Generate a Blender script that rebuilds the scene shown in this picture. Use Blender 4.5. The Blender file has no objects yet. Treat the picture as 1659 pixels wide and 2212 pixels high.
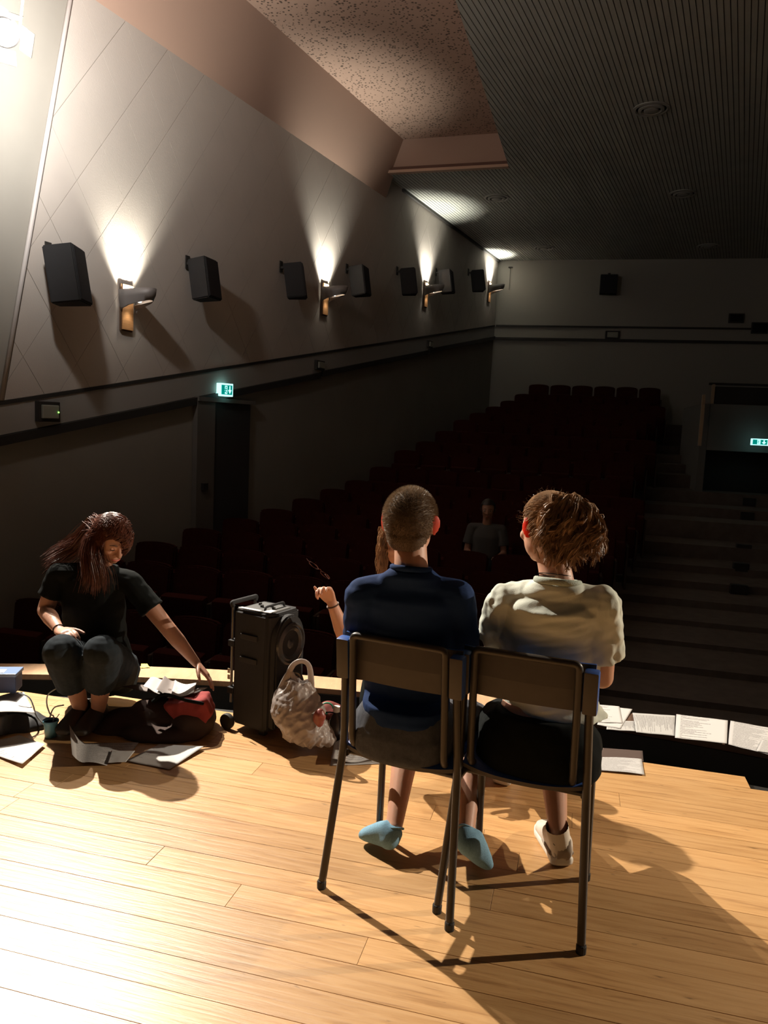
import bpy, bmesh, math, random
import numpy as np
from mathutils import Vector, Matrix, noise
random.seed(7)
SC = bpy.context.scene
COL = SC.collection
V = Vector
PI = math.pi
rad = math.radians

# ------------------------------------------------------------------ camera
FPX, PITCH, ROLL, CH = 1640.0, rad(6.5), rad(2.6), 1.47
_f = V((0, math.cos(PITCH), -math.sin(PITCH))); _u = V((0, math.sin(PITCH), math.cos(PITCH))); _r = V((1, 0, 0))
CR = _r*math.cos(ROLL) + _u*math.sin(ROLL)
CU = -_r*math.sin(ROLL) + _u*math.cos(ROLL)
CAM0 = V((0, 0, CH))
cd = bpy.data.cameras.new('camera'); cam = bpy.data.objects.new('camera', cd); COL.objects.link(cam)
cam.matrix_world = Matrix(((CR.x, CU.x, -_f.x, 0), (CR.y, CU.y, -_f.y, 0), (CR.z, CU.z, -_f.z, CH), (0, 0, 0, 1)))
cd.sensor_fit = 'HORIZONTAL'; cd.sensor_width = 36.0; cd.lens = FPX/1659*36.0
cd.clip_start = 0.05; cd.clip_end = 100
SC.camera = cam

# ------------------------------------------------------------------ world, exposure, stage lights
w = bpy.data.worlds.new('world'); SC.world = w; w.use_nodes = True
w.node_tree.nodes['Background'].inputs[0].default_value = (0.85, 0.95, 1.0, 1)
w.node_tree.nodes['Background'].inputs[1].default_value = 0.007
SC.view_settings.view_transform = 'Standard'; SC.view_settings.look = 'None'
SC.view_settings.exposure = 0.0; SC.view_settings.gamma = 1.0; SC.view_settings.use_curve_mapping = False

def lamp(name, kind, loc, energy, color, aim=None, size=0.05, spot=None, blend=0.3):
    l = bpy.data.lights.new(name, kind); l.energy = energy; l.color = color
    if kind in ('SPOT', 'POINT'): l.shadow_soft_size = size
    if kind == 'SPOT': l.spot_size = rad(spot); l.spot_blend = blend
    if kind == 'AREA': l.size = size
    o = bpy.data.objects.new(name, l); COL.objects.link(o); o.location = loc
    if aim is not None: o.rotation_euler = (V(aim)-V(loc)).to_track_quat('-Z', 'Y').to_euler()
    return o
S1 = V((-2.78, 5.6, 4.057)); S2 = V((-2.55, 5.4, 4.42)); S3 = V((6.4, 3.45, 3.0))
AIM1 = V((0.1, 1.9, 0.2)); AIM2 = V((0.3, 2.4, 0.2))
lamp('stage_spot_beam', 'SPOT', S1+(AIM1-S1).normalized()*0.03, 2600, (1, 0.90, 0.76), AIM1, 0.022, 62, 0.25)
lamp('stage_spot_beam', 'SPOT', S2+(AIM1-S2).normalized()*0.03, 320, (1, 0.90, 0.76), AIM1, 0.022, 62, 0.25)
lamp('side_spot_beam', 'SPOT', S3, 1450, (1, 0.85, 0.66), AIM2, 0.022, 50, 0.3)
WAIM = V((-0.55, 0.55, 0.22))                    # aim of an added lamp imitating the glare around the stage lights
lamp('added_glow_lamp', 'SPOT', S1+V((0.12, 0.02, 0.12)), 640, (1, 0.95, 0.90), S1+WAIM, 0.10, 160, 1.0)
lamp('added_glow_lamp', 'SPOT', S2+V((0.12, 0.02, 0.12)), 260, (1, 0.90, 0.82), S2+V((0.25, 0.55, 0.85)), 0.08, 150, 1.0)  # second added lamp, brightens the ceiling and its recess

# ------------------------------------------------------------------ coordinate helpers
def ray(x, y): return CR*(x-829.5) + CU*(1106-y) + _f*FPX
def at(x, y, Y):
    r = ray(x, y); return CAM0 + r*(Y/r.y)
def fl(x, y, z=0.0):
    r = ray(x, y); return CAM0 + r*((z-CH)/r.z)
AZ = rad(14)                                     # axis of the hall
def AB(a, b, z=0.0): return V((a*math.sin(AZ)+b*math.cos(AZ), a*math.cos(AZ)-b*math.sin(AZ), z))
def toab(p): return (p.x*math.sin(AZ)+p.y*math.cos(AZ), p.x*math.cos(AZ)-p.y*math.sin(AZ))
WAZ = rad(25); WU = V((math.sin(WAZ), math.cos(WAZ), 0)); WN = V((-math.cos(WAZ), math.sin(WAZ), 0))   # WN points out of the hall
def W_(s, z, d=0.0): return WU*s + WN*(6.0-d) + V((0, 0, z))       # point of the left wall; d = distance into the hall
def wallp(x, y, wd=6.0):
    r = ray(x, y); return CAM0 + r*(wd/r.dot(WN))
def wall_sz(x, y):
    p = wallp(x, y); return p.dot(WU), p.z

# ------------------------------------------------------------------ mesh helpers
def obj(name, me, mat, parent=None):
    if isinstance(me, bmesh.types.BMesh):
        bm = me; me = bpy.data.meshes.new(name); bm.to_mesh(me); bm.free()
    for m in (mat if isinstance(mat, (list, tuple)) else [mat]):
        if m: me.materials.append(m)
    o = bpy.data.objects.new(name, me); COL.objects.link(o)
    if parent is not None: o.parent = parent
    return o
def smooth(o, ang=None):
    me = o.data
    me.polygons.foreach_set('use_smooth', [True]*len(me.polygons))
    if ang is not None: me.set_sharp_from_angle(angle=rad(ang))
    return o
def tag(o, label=None, cat=None, group=None, kind=None):
    if label: o['label'] = label
    if cat: o['category'] = cat
    if group: o['group'] = group
    if kind: o['kind'] = kind
    return o
def thing(name, label, cat, loc=(0, 0, 0), rz=0, group=None):
    o = bpy.data.objects.new(name, None); COL.objects.link(o); o.location = loc; o.rotation_euler = (0, 0, rz)
    o.empty_display_size = 0.05
    return tag(o, label, cat, group)
def copy_tree(o, parent=None):
    c = o.copy(); COL.objects.link(c)
    if parent is not None: c.parent = parent
    for ch in list(o.children): copy_tree(ch, c)
    return c
def box(bm, lo, hi, M=None, mi=0):
    vs = [bm.verts.new((x, y, z)) for x in (lo[0], hi[0]) for y in (lo[1], hi[1]) for z in (lo[2], hi[2])]
    if M is not None:
        for v in vs: v.co = M @ v.co
    for f in ((0, 1, 3, 2), (4, 6, 7, 5), (0, 4, 5, 1), (2, 3, 7, 6), (0, 2, 6, 4), (1, 5, 7, 3)):
        bm.faces.new([vs[i] for i in f]).material_index = mi
    return vs
def bbox_bm(lo, hi, bevel=0, M=None, seg=2):
    bm = bmesh.new(); box(bm, lo, hi, M)
    bmesh.ops.recalc_face_normals(bm, faces=bm.faces)
    if bevel: bmesh.ops.bevel(bm, geom=bm.edges[:], offset=bevel, segments=seg, profile=0.6, affect='EDGES')
    return bm
def prism(bm, pts, ext, mi=0):
    """closed polygon pts extruded by vector ext"""
    a = [bm.verts.new(p) for p in pts]; b = [bm.verts.new(V(p)+V(ext)) for p in pts]
    n = len(pts)
    fs = [bm.faces.new(a), bm.faces.new(b[::-1])]
    for i in range(n): fs.append(bm.faces.new((a[i], b[i], b[(i+1) % n], a[(i+1) % n])))
    for f in fs: f.material_index = mi
    return a+b
def frame_of(d, up=None):
    d = d.normalized(); up = V(up) if up is not None else V((0, 0, 1))
    if abs(d.dot(up)) > 0.985: up = V((1, 0, 0)) if up is None or abs(d.x) < .8 else V((0, 1, 0))
    u = up.cross(d).normalized(); return u, d.cross(u).normalized()
def tube(bm, pts, r, n=10, closed=False, cap=True, up=None, ry=None):
    pts = [V(p) for p in pts]; N = len(pts); rings = []
    pu = None
    for i, p in enumerate(pts):
        a = pts[(i-1) % N] if (i or closed) else pts[i]; b = pts[(i+1) % N] if (i < N-1 or closed) else pts[i]
        d = (b-a).normalized()
        if pu is None:
            u, v = frame_of(d, up)
        else:
            u = (pu - d*pu.dot(d)).normalized(); v = d.cross(u)
        pu = u
        ri = r[i] if isinstance(r, (list, tuple)) else r
        rv = ri if ry is None else (ry[i] if isinstance(ry, (list, tuple)) else ry)
        rings.append([bm.verts.new(p+u*math.cos(2*PI*k/n)*ri+v*math.sin(2*PI*k/n)*rv) for k in range(n)])
    M = N if closed else N-1
    for i in range(M):
        A, B = rings[i], rings[(i+1) % N]
        for k in range(n): bm.faces.new((A[k], A[(k+1) % n], B[(k+1) % n], B[k]))
    if cap and not closed: bm.faces.new(rings[0][::-1]); bm.faces.new(rings[-1])
    return rings
def smooth_path(pts, n=6):
    """Catmull-Rom through pts"""
    pts = [V(p) for p in pts]; P = [pts[0]*2-pts[1]] + pts + [pts[-1]*2-pts[-2]]; out = []
    for i in range(1, len(P)-2):
        a, b, c, d = P[i-1:i+3]
        for k in range(n):
            t = k/n
            out.append(0.5*((2*b)+(c-a)*t+(2*a-5*b+4*c-d)*t*t+(3*b-a-3*c+d)*t**3))
    out.append(pts[-1]); return out
def round_path(pts, r, n=5):
    """polyline with rounded corners"""
    pts = [V(p) for p in pts]; out = [pts[0]]
    for i in range(1, len(pts)-1):
        a, b, c = pts[i-1:i+2]; d1 = (a-b); d2 = (c-b); rr = min(r, d1.length*.49, d2.length*.49)
        p, q = b+d1.normalized()*rr, b+d2.normalized()*rr
        for k in range(n+1):
            t = k/n; out.append(p*(1-t)**2+b*2*t*(1-t)+q*t*t)
    out.append(pts[-1]); return out
def lathe(bm, prof, M=None, n=24, mi=0, cap=True):
    rs = []
    for (r, z) in prof:
        rs.append([bm.verts.new((r*math.cos(2*PI*k/n), r*math.sin(2*PI*k/n), z)) for k in range(n)])
    for i in range(len(prof)-1):
        for k in range(n):
            bm.faces.new((rs[i][k], rs[i][(k+1) % n], rs[i+1][(k+1) % n], rs[i+1][k])).material_index = mi
    for rg, fl_ in (((rs[0], True), (rs[-1], False)) if cap else ()):
        try: bm.faces.new(rg[::-1] if fl_ else rg).material_index = mi
        except Exception: pass
    if M is not None:
        for rg in rs:
            for v in rg: v.co = M @ v.co

# ------------------------------------------------------------------ materials
MATS = {}
def mat(name, col, rough=0.6, metal=0.0, spec=0.5, noise_amt=0.0, nscale=20, bump=0.0, bscale=60, sss=0.0, sssr=(1, .3, .15), sscale=0.02,
        trans=0.0, emit=None, estr=0.0, coord='Object', stretch=(1, 1, 1), sheen=0.0, coat=0.0, objrand=0.0):
    if name in MATS: return MATS[name]
    m = bpy.data.materials.new(name); m.use_nodes = True; nt = m.node_tree; N = nt.nodes; L = nt.links
    b = N['Principled BSDF']; b.inputs['Base Color'].default_value = (*col, 1); b.inputs['Roughness'].default_value = rough
    b.inputs['Metallic'].default_value = metal; b.inputs['Specular IOR Level'].default_value = spec
    tc = N.new('ShaderNodeTexCoord'); mp = N.new('ShaderNodeMapping'); L.new(tc.outputs[coord], mp.inputs[0]); mp.inputs['Scale'].default_value = stretch
    if noise_amt:
        t = N.new('ShaderNodeTexNoise'); t.inputs['Scale'].default_value = nscale; t.inputs['Detail'].default_value = 5; L.new(mp.outputs[0], t.inputs[0])
        r = N.new('ShaderNodeMapRange'); L.new(t.outputs[0], r.inputs[0]); r.inputs[1].default_value = .3; r.inputs[2].default_value = .7
        r.inputs[3].default_value = 1-noise_amt; r.inputs[4].default_value = 1+noise_amt
        h = N.new('ShaderNodeHueSaturation'); h.inputs['Color'].default_value = (*col, 1); L.new(r.outputs[0], h.inputs['Value']); L.new(h.outputs[0], b.inputs['Base Color'])
    if bump:
        t2 = N.new('ShaderNodeTexNoise'); t2.inputs['Scale'].default_value = bscale; t2.inputs['Detail'].default_value = 6; L.new(mp.outputs[0], t2.inputs[0])
        bp = N.new('ShaderNodeBump'); bp.inputs['Strength'].default_value = bump; bp.inputs['Distance'].default_value = 0.01; L.new(t2.outputs[0], bp.inputs['Height']); L.new(bp.outputs[0], b.inputs['Normal'])
    if sss: b.inputs['Subsurface Weight'].default_value = sss; b.inputs['Subsurface Radius'].default_value = sssr; b.inputs['Subsurface Scale'].default_value = sscale
    if sheen: b.inputs['Sheen Weight'].default_value = sheen
    if coat: b.inputs['Coat Weight'].default_value = coat
    if trans:
        tr = N.new('ShaderNodeBsdfTranslucent'); tr.inputs[0].default_value = (*col, 1); mx = N.new('ShaderNodeMixShader'); mx.inputs[0].default_value = trans
        L.new(b.outputs[0], mx.inputs[1]); L.new(tr.outputs[0], mx.inputs[2]); L.new(mx.outputs[0], N['Material Output'].inputs[0])
    if emit: b.inputs['Emission Color'].default_value = (*emit, 1); b.inputs['Emission Strength'].default_value = estr
    MATS[name] = m; return m

def plank_material():
    m = bpy.data.materials.new('stage_planks'); m.use_nodes = True; nt = m.node_tree; N = nt.nodes; L = nt.links; b = N['Principled BSDF']
    tc = N.new('ShaderNodeTexCoord'); oi = N.new('ShaderNodeObjectInfo')
    off = N.new('ShaderNodeVectorMath'); off.operation = 'MULTIPLY_ADD'
    cx = N.new('ShaderNodeCombineXYZ'); L.new(oi.outputs['Random'], cx.inputs[0]); L.new(oi.outputs['Random'], cx.inputs[1])
    L.new(cx.outputs[0], off.inputs[0]); off.inputs[1].default_value = (37, 11, 5); L.new(tc.outputs['Object'], off.inputs[2])
    mp = N.new('ShaderNodeMapping'); mp.inputs['Scale'].default_value = (1.6, 26, 1); L.new(off.outputs[0], mp.inputs[0])
    n1 = N.new('ShaderNodeTexNoise'); n1.inputs['Scale'].default_value = 2.2; n1.inputs['Detail'].default_value = 7; n1.inputs['Roughness'].default_value = .62; n1.inputs['Distortion'].default_value = .6
    L.new(mp.outputs[0], n1.inputs[0])
    cr = N.new('ShaderNodeValToRGB'); e = cr.color_ramp.elements
    e[0].position = .30; e[0].color = (.31, .145, .048, 1); e[1].position = .60; e[1].color = (.56, .315, .125, 1)
    x = e.new(.44); x.color = (.49, .26, .095, 1)
    L.new(n1.outputs[0], cr.inputs[0])
    # large worn patches, paler
    n2 = N.new('ShaderNodeTexNoise'); n2.inputs['Scale'].default_value = 1.3; n2.inputs['Detail'].default_value = 4
    gm = N.new('ShaderNodeNewGeometry'); L.new(gm.outputs['Position'], n2.inputs[0])
    mr = N.new('ShaderNodeMapRange'); L.new(n2.outputs[0], mr.inputs[0]); mr.inputs[1].default_value = .35; mr.inputs[2].default_value = .7; mr.inputs[3].default_value = .0; mr.inputs[4].default_value = .45
    mx = N.new('ShaderNodeMixRGB'); L.new(mr.outputs[0], mx.inputs[0]); L.new(cr.outputs[0], mx.inputs[1]); mx.inputs[2].default_value = (.58, .37, .19, 1)
    # small dark specks and scuffs
    n3 = N.new('ShaderNodeTexNoise'); n3.inputs['Scale'].default_value = 34; n3.inputs['Detail'].default_value = 3
    mp3 = N.new('ShaderNodeMapping'); mp3.inputs['Scale'].default_value = (.35, 1.6, 1); L.new(off.outputs[0], mp3.inputs[0]); L.new(mp3.outputs[0], n3.inputs[0])
    m3 = N.new('ShaderNodeMapRange'); L.new(n3.outputs[0], m3.inputs[0]); m3.inputs[1].default_value = .68; m3.inputs[2].default_value = .76; m3.inputs[3].default_value = 1; m3.inputs[4].default_value = .45
    hs = N.new('ShaderNodeHueSaturation'); L.new(mx.outputs[0], hs.inputs['Color'])
    rr = N.new('ShaderNodeMapRange'); L.new(oi.outputs['Random'], rr.inputs[0]); rr.inputs[3].default_value = .86; rr.inputs[4].default_value = 1.12
    mm = N.new('ShaderNodeMath'); mm.operation = 'MULTIPLY'; L.new(rr.outputs[0], mm.inputs[0]); L.new(m3.outputs[0], mm.inputs[1]); L.new(mm.outputs[0], hs.inputs['Value'])
    L.new(hs.outputs[0], b.inputs['Base Color'])
    ro = N.new('ShaderNodeMapRange'); L.new(n1.outputs[0], ro.inputs[0]); ro.inputs[3].default_value = .30; ro.inputs[4].default_value = .50; b.inputs['Specular IOR Level'].default_value = .8; L.new(ro.outputs[0], b.inputs['Roughness'])
    bp = N.new('ShaderNodeBump'); bp.inputs['Strength'].default_value = .35; bp.inputs['Distance'].default_value = .004; L.new(n1.outputs[0], bp.inputs['Height']); L.new(bp.outputs[0], b.inputs['Normal'])
    return m
M_PLANK = plank_material()
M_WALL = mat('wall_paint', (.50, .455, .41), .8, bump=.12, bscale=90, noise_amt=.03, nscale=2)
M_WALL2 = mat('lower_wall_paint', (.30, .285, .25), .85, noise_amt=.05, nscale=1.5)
M_BAND = mat('band_paint', (.33, .32, .30), .8)
M_BLACK = mat('black_paint', (.012, .011, .010), .6)
M_DARKTRIM = mat('dark_trim', (.03, .028, .025), .6)
M_PINK = mat('pinkish_plaster', (.40, .27, .21), .8)
M_CARPET = mat('dark_carpet', (.12, .10, .085), .95, noise_amt=.15, nscale=8, bump=.2, bscale=300)
M_SKIN = mat('skin', (.56, .30, .20), .5, noise_amt=.05, nscale=25, sss=.25, sscale=.012, bump=.05, bscale=300)
M_EAR = mat('ear_backlit_red', (.85, .12, .06), .5, sss=1.0, sssr=(1, .12, .06), sscale=.03, trans=.55)  # red of light shining through the ears is put into the colour
M_SKIN2 = mat('skin_tanned', (.42, .22, .15), .5, noise_amt=.05, nscale=25, sss=.2, sscale=.01)
M_TUBE = mat('chair_tube', (.055, .047, .040), .38, metal=.3)
M_RUBBER = mat('rubber', (.02, .018, .016), .7)
M_BLUE = mat('blue_laminate', (.035, .10, .36), .4, noise_amt=.12, nscale=60)
M_PANELBACK = mat('panel_back', (.085, .07, .058), .55, noise_amt=.06, nscale=30)
M_SHORTHAIR = mat('short_hair', (.22, .145, .085), .5, trans=.2, noise_amt=.2, nscale=120)
M_HAIR = mat('wavy_hair', (.36, .205, .105), .38, trans=.3, noise_amt=.35, nscale=40)
M_AUBURN = mat('auburn_hair', (.10, .030, .016), .38, trans=.15, noise_amt=.3, nscale=40)
M_NAVY = mat('navy_cotton', (.014, .034, .105), .85, spec=.12, bump=.15, bscale=500)
M_DENIM = mat('grey_blue_denim', (.085, .09, .105), .9, spec=.12, noise_amt=.15, nscale=90, bump=.2, bscale=500)
M_SAGE = mat('pale_sage_cotton', (.70, .73, .63), .85, bump=.15, bscale=400, trans=.12)
M_BLKCLOTH = mat('black_cotton', (.007, .0085, .0085), .9, spec=.10)
M_SOCK = mat('blue_sock_knit', (.20, .37, .50), .95, noise_amt=.12, nscale=200, bump=.3, bscale=500)
M_WSOCK = mat('white_sock_knit', (.72, .66, .56), .95)
M_SHOE = mat('sneaker_leather', (.66, .60, .52), .55, noise_amt=.05)
M_SHOEG = mat('sneaker_suede', (.36, .30, .24), .8)
M_SOLE = mat('sneaker_sole', (.72, .68, .60), .6)
M_SHADEM = mat('sconce_metal', (.26, .245, .24), .5, metal=.2)
M_WOOD = mat('sconce_wood', (.50, .25, .10), .5, noise_amt=.15, nscale=12, stretch=(1, 1, 6))
M_WOODDK = mat('dark_wood', (.10, .055, .03), .5)
M_SPK = mat('speaker_black', (.032, .032, .034), .75, spec=.2, bump=.1, bscale=200)
M_RED = mat('red_seat_fabric', (.055, .013, .010), .95, spec=.05, bump=.2, bscale=300, noise_amt=.1, nscale=30)
M_SEATFR = mat('seat_frame', (.06, .035, .022), .5)
M_VENT = mat('vent_metal', (.40, .40, .38), .5, metal=.3)
M_EXITG = mat('exit_green', (0, .25, .2), .5, emit=(0.0, .24, .20), estr=1.0)
M_EXITW = mat('exit_white', (.6, 1, .95), .5, emit=(.45, 1.0, .95), estr=1.6)
M_BOXGR = mat('box_grey', (.32, .33, .28), .6)

def ceiling_mat(name, col, holes):
    m = bpy.data.materials.new(name); m.use_nodes = True; nt = m.node_tree; N = nt.nodes; L = nt.links; b = N['Principled BSDF']; b.inputs['Roughness'].default_value = .85
    tc = N.new('ShaderNodeTexCoord'); mp = N.new('ShaderNodeMapping'); L.new(tc.outputs['Object'], mp.inputs[0])
    if holes == 'random':
        mp.inputs['Scale'].default_value = (1, 1, 1)
        t = N.new('ShaderNodeTexVoronoi'); t.inputs['Scale'].default_value = 21; t.inputs['Randomness'].default_value = .9; L.new(mp.outputs[0], t.inputs[0])
        t2 = N.new('ShaderNodeTexNoise'); t2.inputs['Scale'].default_value = 9; L.new(mp.outputs[0], t2.inputs[0])
        ad = N.new('ShaderNodeMath'); ad.operation = 'MULTIPLY_ADD'; L.new(t2.outputs[0], ad.inputs[0]); ad.inputs[1].default_value = -.5; ad.inputs[2].default_value = .50
        su = N.new('ShaderNodeMath'); su.operation = 'SUBTRACT'; L.new(t.outputs['Distance'], su.inputs[0]); L.new(ad.outputs[0], su.inputs[1])
        r = N.new('ShaderNodeMapRange'); L.new(su.outputs[0], r.inputs[0]); r.inputs[1].default_value = -.02; r.inputs[2].default_value = .05; r.inputs[3].default_value = .25; r.inputs[4].default_value = 1
        fac = r.outputs[0]
    else:
        wv = N.new('ShaderNodeTexWave'); wv.bands_direction = 'X'; wv.inputs['Scale'].default_value = 2.9; wv.inputs['Distortion'].default_value = .25; wv.inputs['Detail'].default_value = 1; wv.inputs['Detail Scale'].default_value = 3
        L.new(mp.outputs[0], wv.inputs[0])
        r = N.new('ShaderNodeMapRange'); L.new(wv.outputs[0], r.inputs[0]); r.inputs[1].default_value = .05; r.inputs[2].default_value = .4; r.inputs[3].default_value = .35; r.inputs[4].default_value = 1
        fac = r.outputs[0]
    h = N.new('ShaderNodeHueSaturation'); h.inputs['Color'].default_value = (*col, 1); L.new(fac, h.inputs['Value']); L.new(h.outputs[0], b.inputs['Base Color'])
    bp = N.new('ShaderNodeBump'); bp.inputs['Strength'].default_value = .5; bp.inputs['Distance'].default_value = .01; L.new(fac, bp.inputs['Height']); L.new(bp.outputs[0], b.inputs['Normal'])
    return m
M_PERF = ceiling_mat('perforated_ceiling', (.46, .32, .25), 'random')

def paper_mat(name, col, dens, axis='Y', band=34.0):
    """white paper with printed lines (flat print) in the sheet's own 0-1 coordinates"""
    m = bpy.data.materials.new(name); m.use_nodes = True; nt = m.node_tree; N = nt.nodes; L = nt.links; b = N['Principled BSDF']; b.inputs['Roughness'].default_value = .8
    uv = N.new('ShaderNodeUVMap'); sx = N.new('ShaderNodeSeparateXYZ'); L.new(uv.outputs[0], sx.inputs[0])
    A, B = (sx.outputs[1], sx.outputs[0]) if axis == 'Y' else (sx.outputs[0], sx.outputs[1])
    mu = N.new('ShaderNodeMath'); mu.operation = 'MULTIPLY'; L.new(A, mu.inputs[0]); mu.inputs[1].default_value = band
    fr = N.new('ShaderNodeMath'); fr.operation = 'FRACT'; L.new(mu.outputs[0], fr.inputs[0])
    flo = N.new('ShaderNodeMath'); flo.operation = 'FLOOR'; L.new(mu.outputs[0], flo.inputs[0])
    ln = N.new('ShaderNodeMath'); ln.operation = 'LESS_THAN'; L.new(fr.outputs[0], ln.inputs[0]); ln.inputs[1].default_value = .34
    wn = N.new('ShaderNodeTexWhiteNoise'); wn.noise_dimensions = '1D'; L.new(flo.outputs[0], wn.inputs['W'])
    en = N.new('ShaderNodeMath'); en.operation = 'MULTIPLY_ADD'; L.new(wn.outputs['Value'], en.inputs[0]); en.inputs[1].default_value = .6; en.inputs[2].default_value = dens-.3
    le = N.new('ShaderNodeMath'); le.operation = 'LESS_THAN'; L.new(B, le.inputs[0]); L.new(en.outputs[0], le.inputs[1])
    gt = N.new('ShaderNodeMath'); gt.operation = 'GREATER_THAN'; L.new(B, gt.inputs[0]); gt.inputs[1].default_value = .09
    nz = N.new('ShaderNodeTexNoise'); nz.inputs['Scale'].default_value = 70; L.new(uv.outputs[0], nz.inputs[0])
    ng = N.new('ShaderNodeMath'); ng.operation = 'GREATER_THAN'; L.new(nz.outputs[0], ng.inputs[0]); ng.inputs[1].default_value = .42
    cur = ln.outputs[0]
    for o in (le, gt, ng):
        k = N.new('ShaderNodeMath'); k.operation = 'MULTIPLY'; L.new(cur, k.inputs[0]); L.new(o.outputs[0], k.inputs[1]); cur = k.outputs[0]
    mx = N.new('ShaderNodeMixRGB'); L.new(cur, mx.inputs[0]); mx.inputs[1].default_value = (*col, 1); mx.inputs[2].default_value = (.10, .09, .09, 1)
    L.new(mx.outputs[0], b.inputs['Base Color'])
    return m
PAP = [paper_mat('paper_text', (0.50, 0.485, 0.475), .75), paper_mat('paper_few_lines', (0.54, 0.525, 0.51), .42, band=22), paper_mat('paper_columns', (0.45, 0.44, 0.425), .7, axis='X', band=40),
       paper_mat('paper_blank', (0.54, 0.525, 0.51), .0)]

# ================================================================== SETTING
def poly_obj(name, pts, ext, m, parent=None):
    bm = bmesh.new(); prism(bm, pts, ext); bmesh.ops.recalc_face_normals(bm, faces=bm.faces); return obj(name, bm, m, parent)
def struct(o): o['kind'] = 'structure'; return o

# --- stage floor: base + one plank per board
def edge_floor(b): return 3.58-.045*(b+.35)**2
def edge_board(b): return 3.95-.07*(b+.35)**2
bs = [-4.2+.2*i for i in range(36)]                                # -4.2 .. 2.8
pts = [AB(-1.2, bs[0], -.03)]+[AB(edge_floor(b)-.01, b, -.03) for b in bs]+[AB(-1.2, bs[-1], -.03)]
floor = struct(poly_obj('floor', pts, (0, 0, -.2), M_BLACK))
PW = .118; row = 0; a0 = -.85
while a0 < 3.6:
    bb = -4.1 - random.random()*1.2
    while bb < 2.75:
        ln = random.choice((1.3, 1.8, 2.4, 3.0)); b1 = max(bb, -4.1); b2 = min(bb+ln, 2.75)
        # clip against the curved front edge
        while b2 > b1 and edge_floor(b2) < a0+PW: b2 -= .05
        while b2 > b1 and edge_floor(b1) < a0+PW: b1 += .05
        if b2-b1 > .12:
            cxy = AB(a0+PW/2, (b1+b2)/2, random.uniform(-.0006, .0))
            hl, hw = (b2-b1)/2-.0006, PW/2-.0006
            bm = bmesh.new(); box(bm, (-hl, -hw, -.022), (hl, hw, 0))
            bmesh.ops.recalc_face_normals(bm, faces=bm.faces)
            top = [e for e in bm.edges if all(v.co.z > -.001 for v in e.verts)]
            bmesh.ops.bevel(bm, geom=top, offset=.0006, segments=1, affect='EDGES')
            o = obj('plank', bm, M_PLANK, floor); o.location = cxy; o.rotation_euler = (0, 0, -AZ)
        bb += ln
    a0 += PW; row += 1
# --- black trough and the front board
def strip(name, fa, fb, z0, z1, m, lo=0, hi=len(bs), parent=None, uvw=False):
    bm = bmesh.new(); A = []
    for b in bs[lo:hi]: A.append([bm.verts.new(AB(fa(b), b, z)) for z in (z0, z1)]+[bm.verts.new(AB(fb(b), b, z)) for z in (z0, z1)])
    for i in range(len(A)-1):
        p, q = A[i], A[i+1]
        for k in ((0, 1), (1, 3), (3, 2), (2, 0)): bm.faces.new((p[k[0]], p[k[1]], q[k[1]], q[k[0]]))
    bm.faces.new((A[0][0], A[0][2], A[0][3], A[0][1])); bm.faces.new((A[-1][0], A[-1][1], A[-1][3], A[-1][2]))
    bmesh.ops.recalc_face_normals(bm, faces=bm.faces); return obj(name, bm, m, parent)
struct(strip('trim_1', edge_floor, edge_board, -.30, -.20, M_BLACK))
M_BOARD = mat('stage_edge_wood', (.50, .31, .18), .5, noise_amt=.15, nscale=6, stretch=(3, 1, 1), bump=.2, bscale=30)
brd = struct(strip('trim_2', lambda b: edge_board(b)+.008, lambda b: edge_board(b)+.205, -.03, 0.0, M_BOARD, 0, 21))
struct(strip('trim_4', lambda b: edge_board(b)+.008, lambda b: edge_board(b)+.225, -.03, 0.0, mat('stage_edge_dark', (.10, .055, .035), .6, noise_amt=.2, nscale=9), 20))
struct(strip('trim_3', lambda b: edge_board(b)+.0, lambda b: edge_board(b)+.03, -.30, -.031, M_BLACK))
struct(strip('wall_stage', lambda b: edge_board(b)+.17, lambda b: edge_board(b)+.20, -1.1, -.031, M_BLACK))

# --- row profile of the hall, measured on the left ends of the rows
ENDS = [(18, 1288, 5.85), (42, 1231, 5.85), (170, 1195, 5.85), (300, 1161, 5.85), (410, 1130, 5.85), (500, 1109, 5.85), (570, 1092, 5.8), (762, 1027, 5.75), (853, 966, 5.6),
        (913, 944, 5.5), (965, 909, 5.4), (1015, 888, 5.3), (1100, 855, 5.05), (1150, 822, 4.85)]
EP = []
for x, y, wd in ENDS:
    p = wallp(x, y, wd); a, b = toab(p); EP.append((a, b, p.z))
EP.sort()
EA = np.array([e[0] for e in EP]); EB = np.array([e[1] for e in EP]); EZ = np.array([e[2] for e in EP])
EZ = np.maximum.accumulate(EZ)
def topz(a): return float(np.interp(a, EA, EZ))
def leftb(a): return float(np.interp(a, EA, EB))
def rightb(a): return .30+.135*(a-6.0)
NROW = 19; A_FIRST = float(EA[0]); PITCHR = (19.05-A_FIRST)/(NROW-1)
ROWA = [A_FIRST+PITCHR*k for k in range(NROW)]
SEATH = .86
TIER = [topz(a)-SEATH for a in ROWA]
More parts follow.
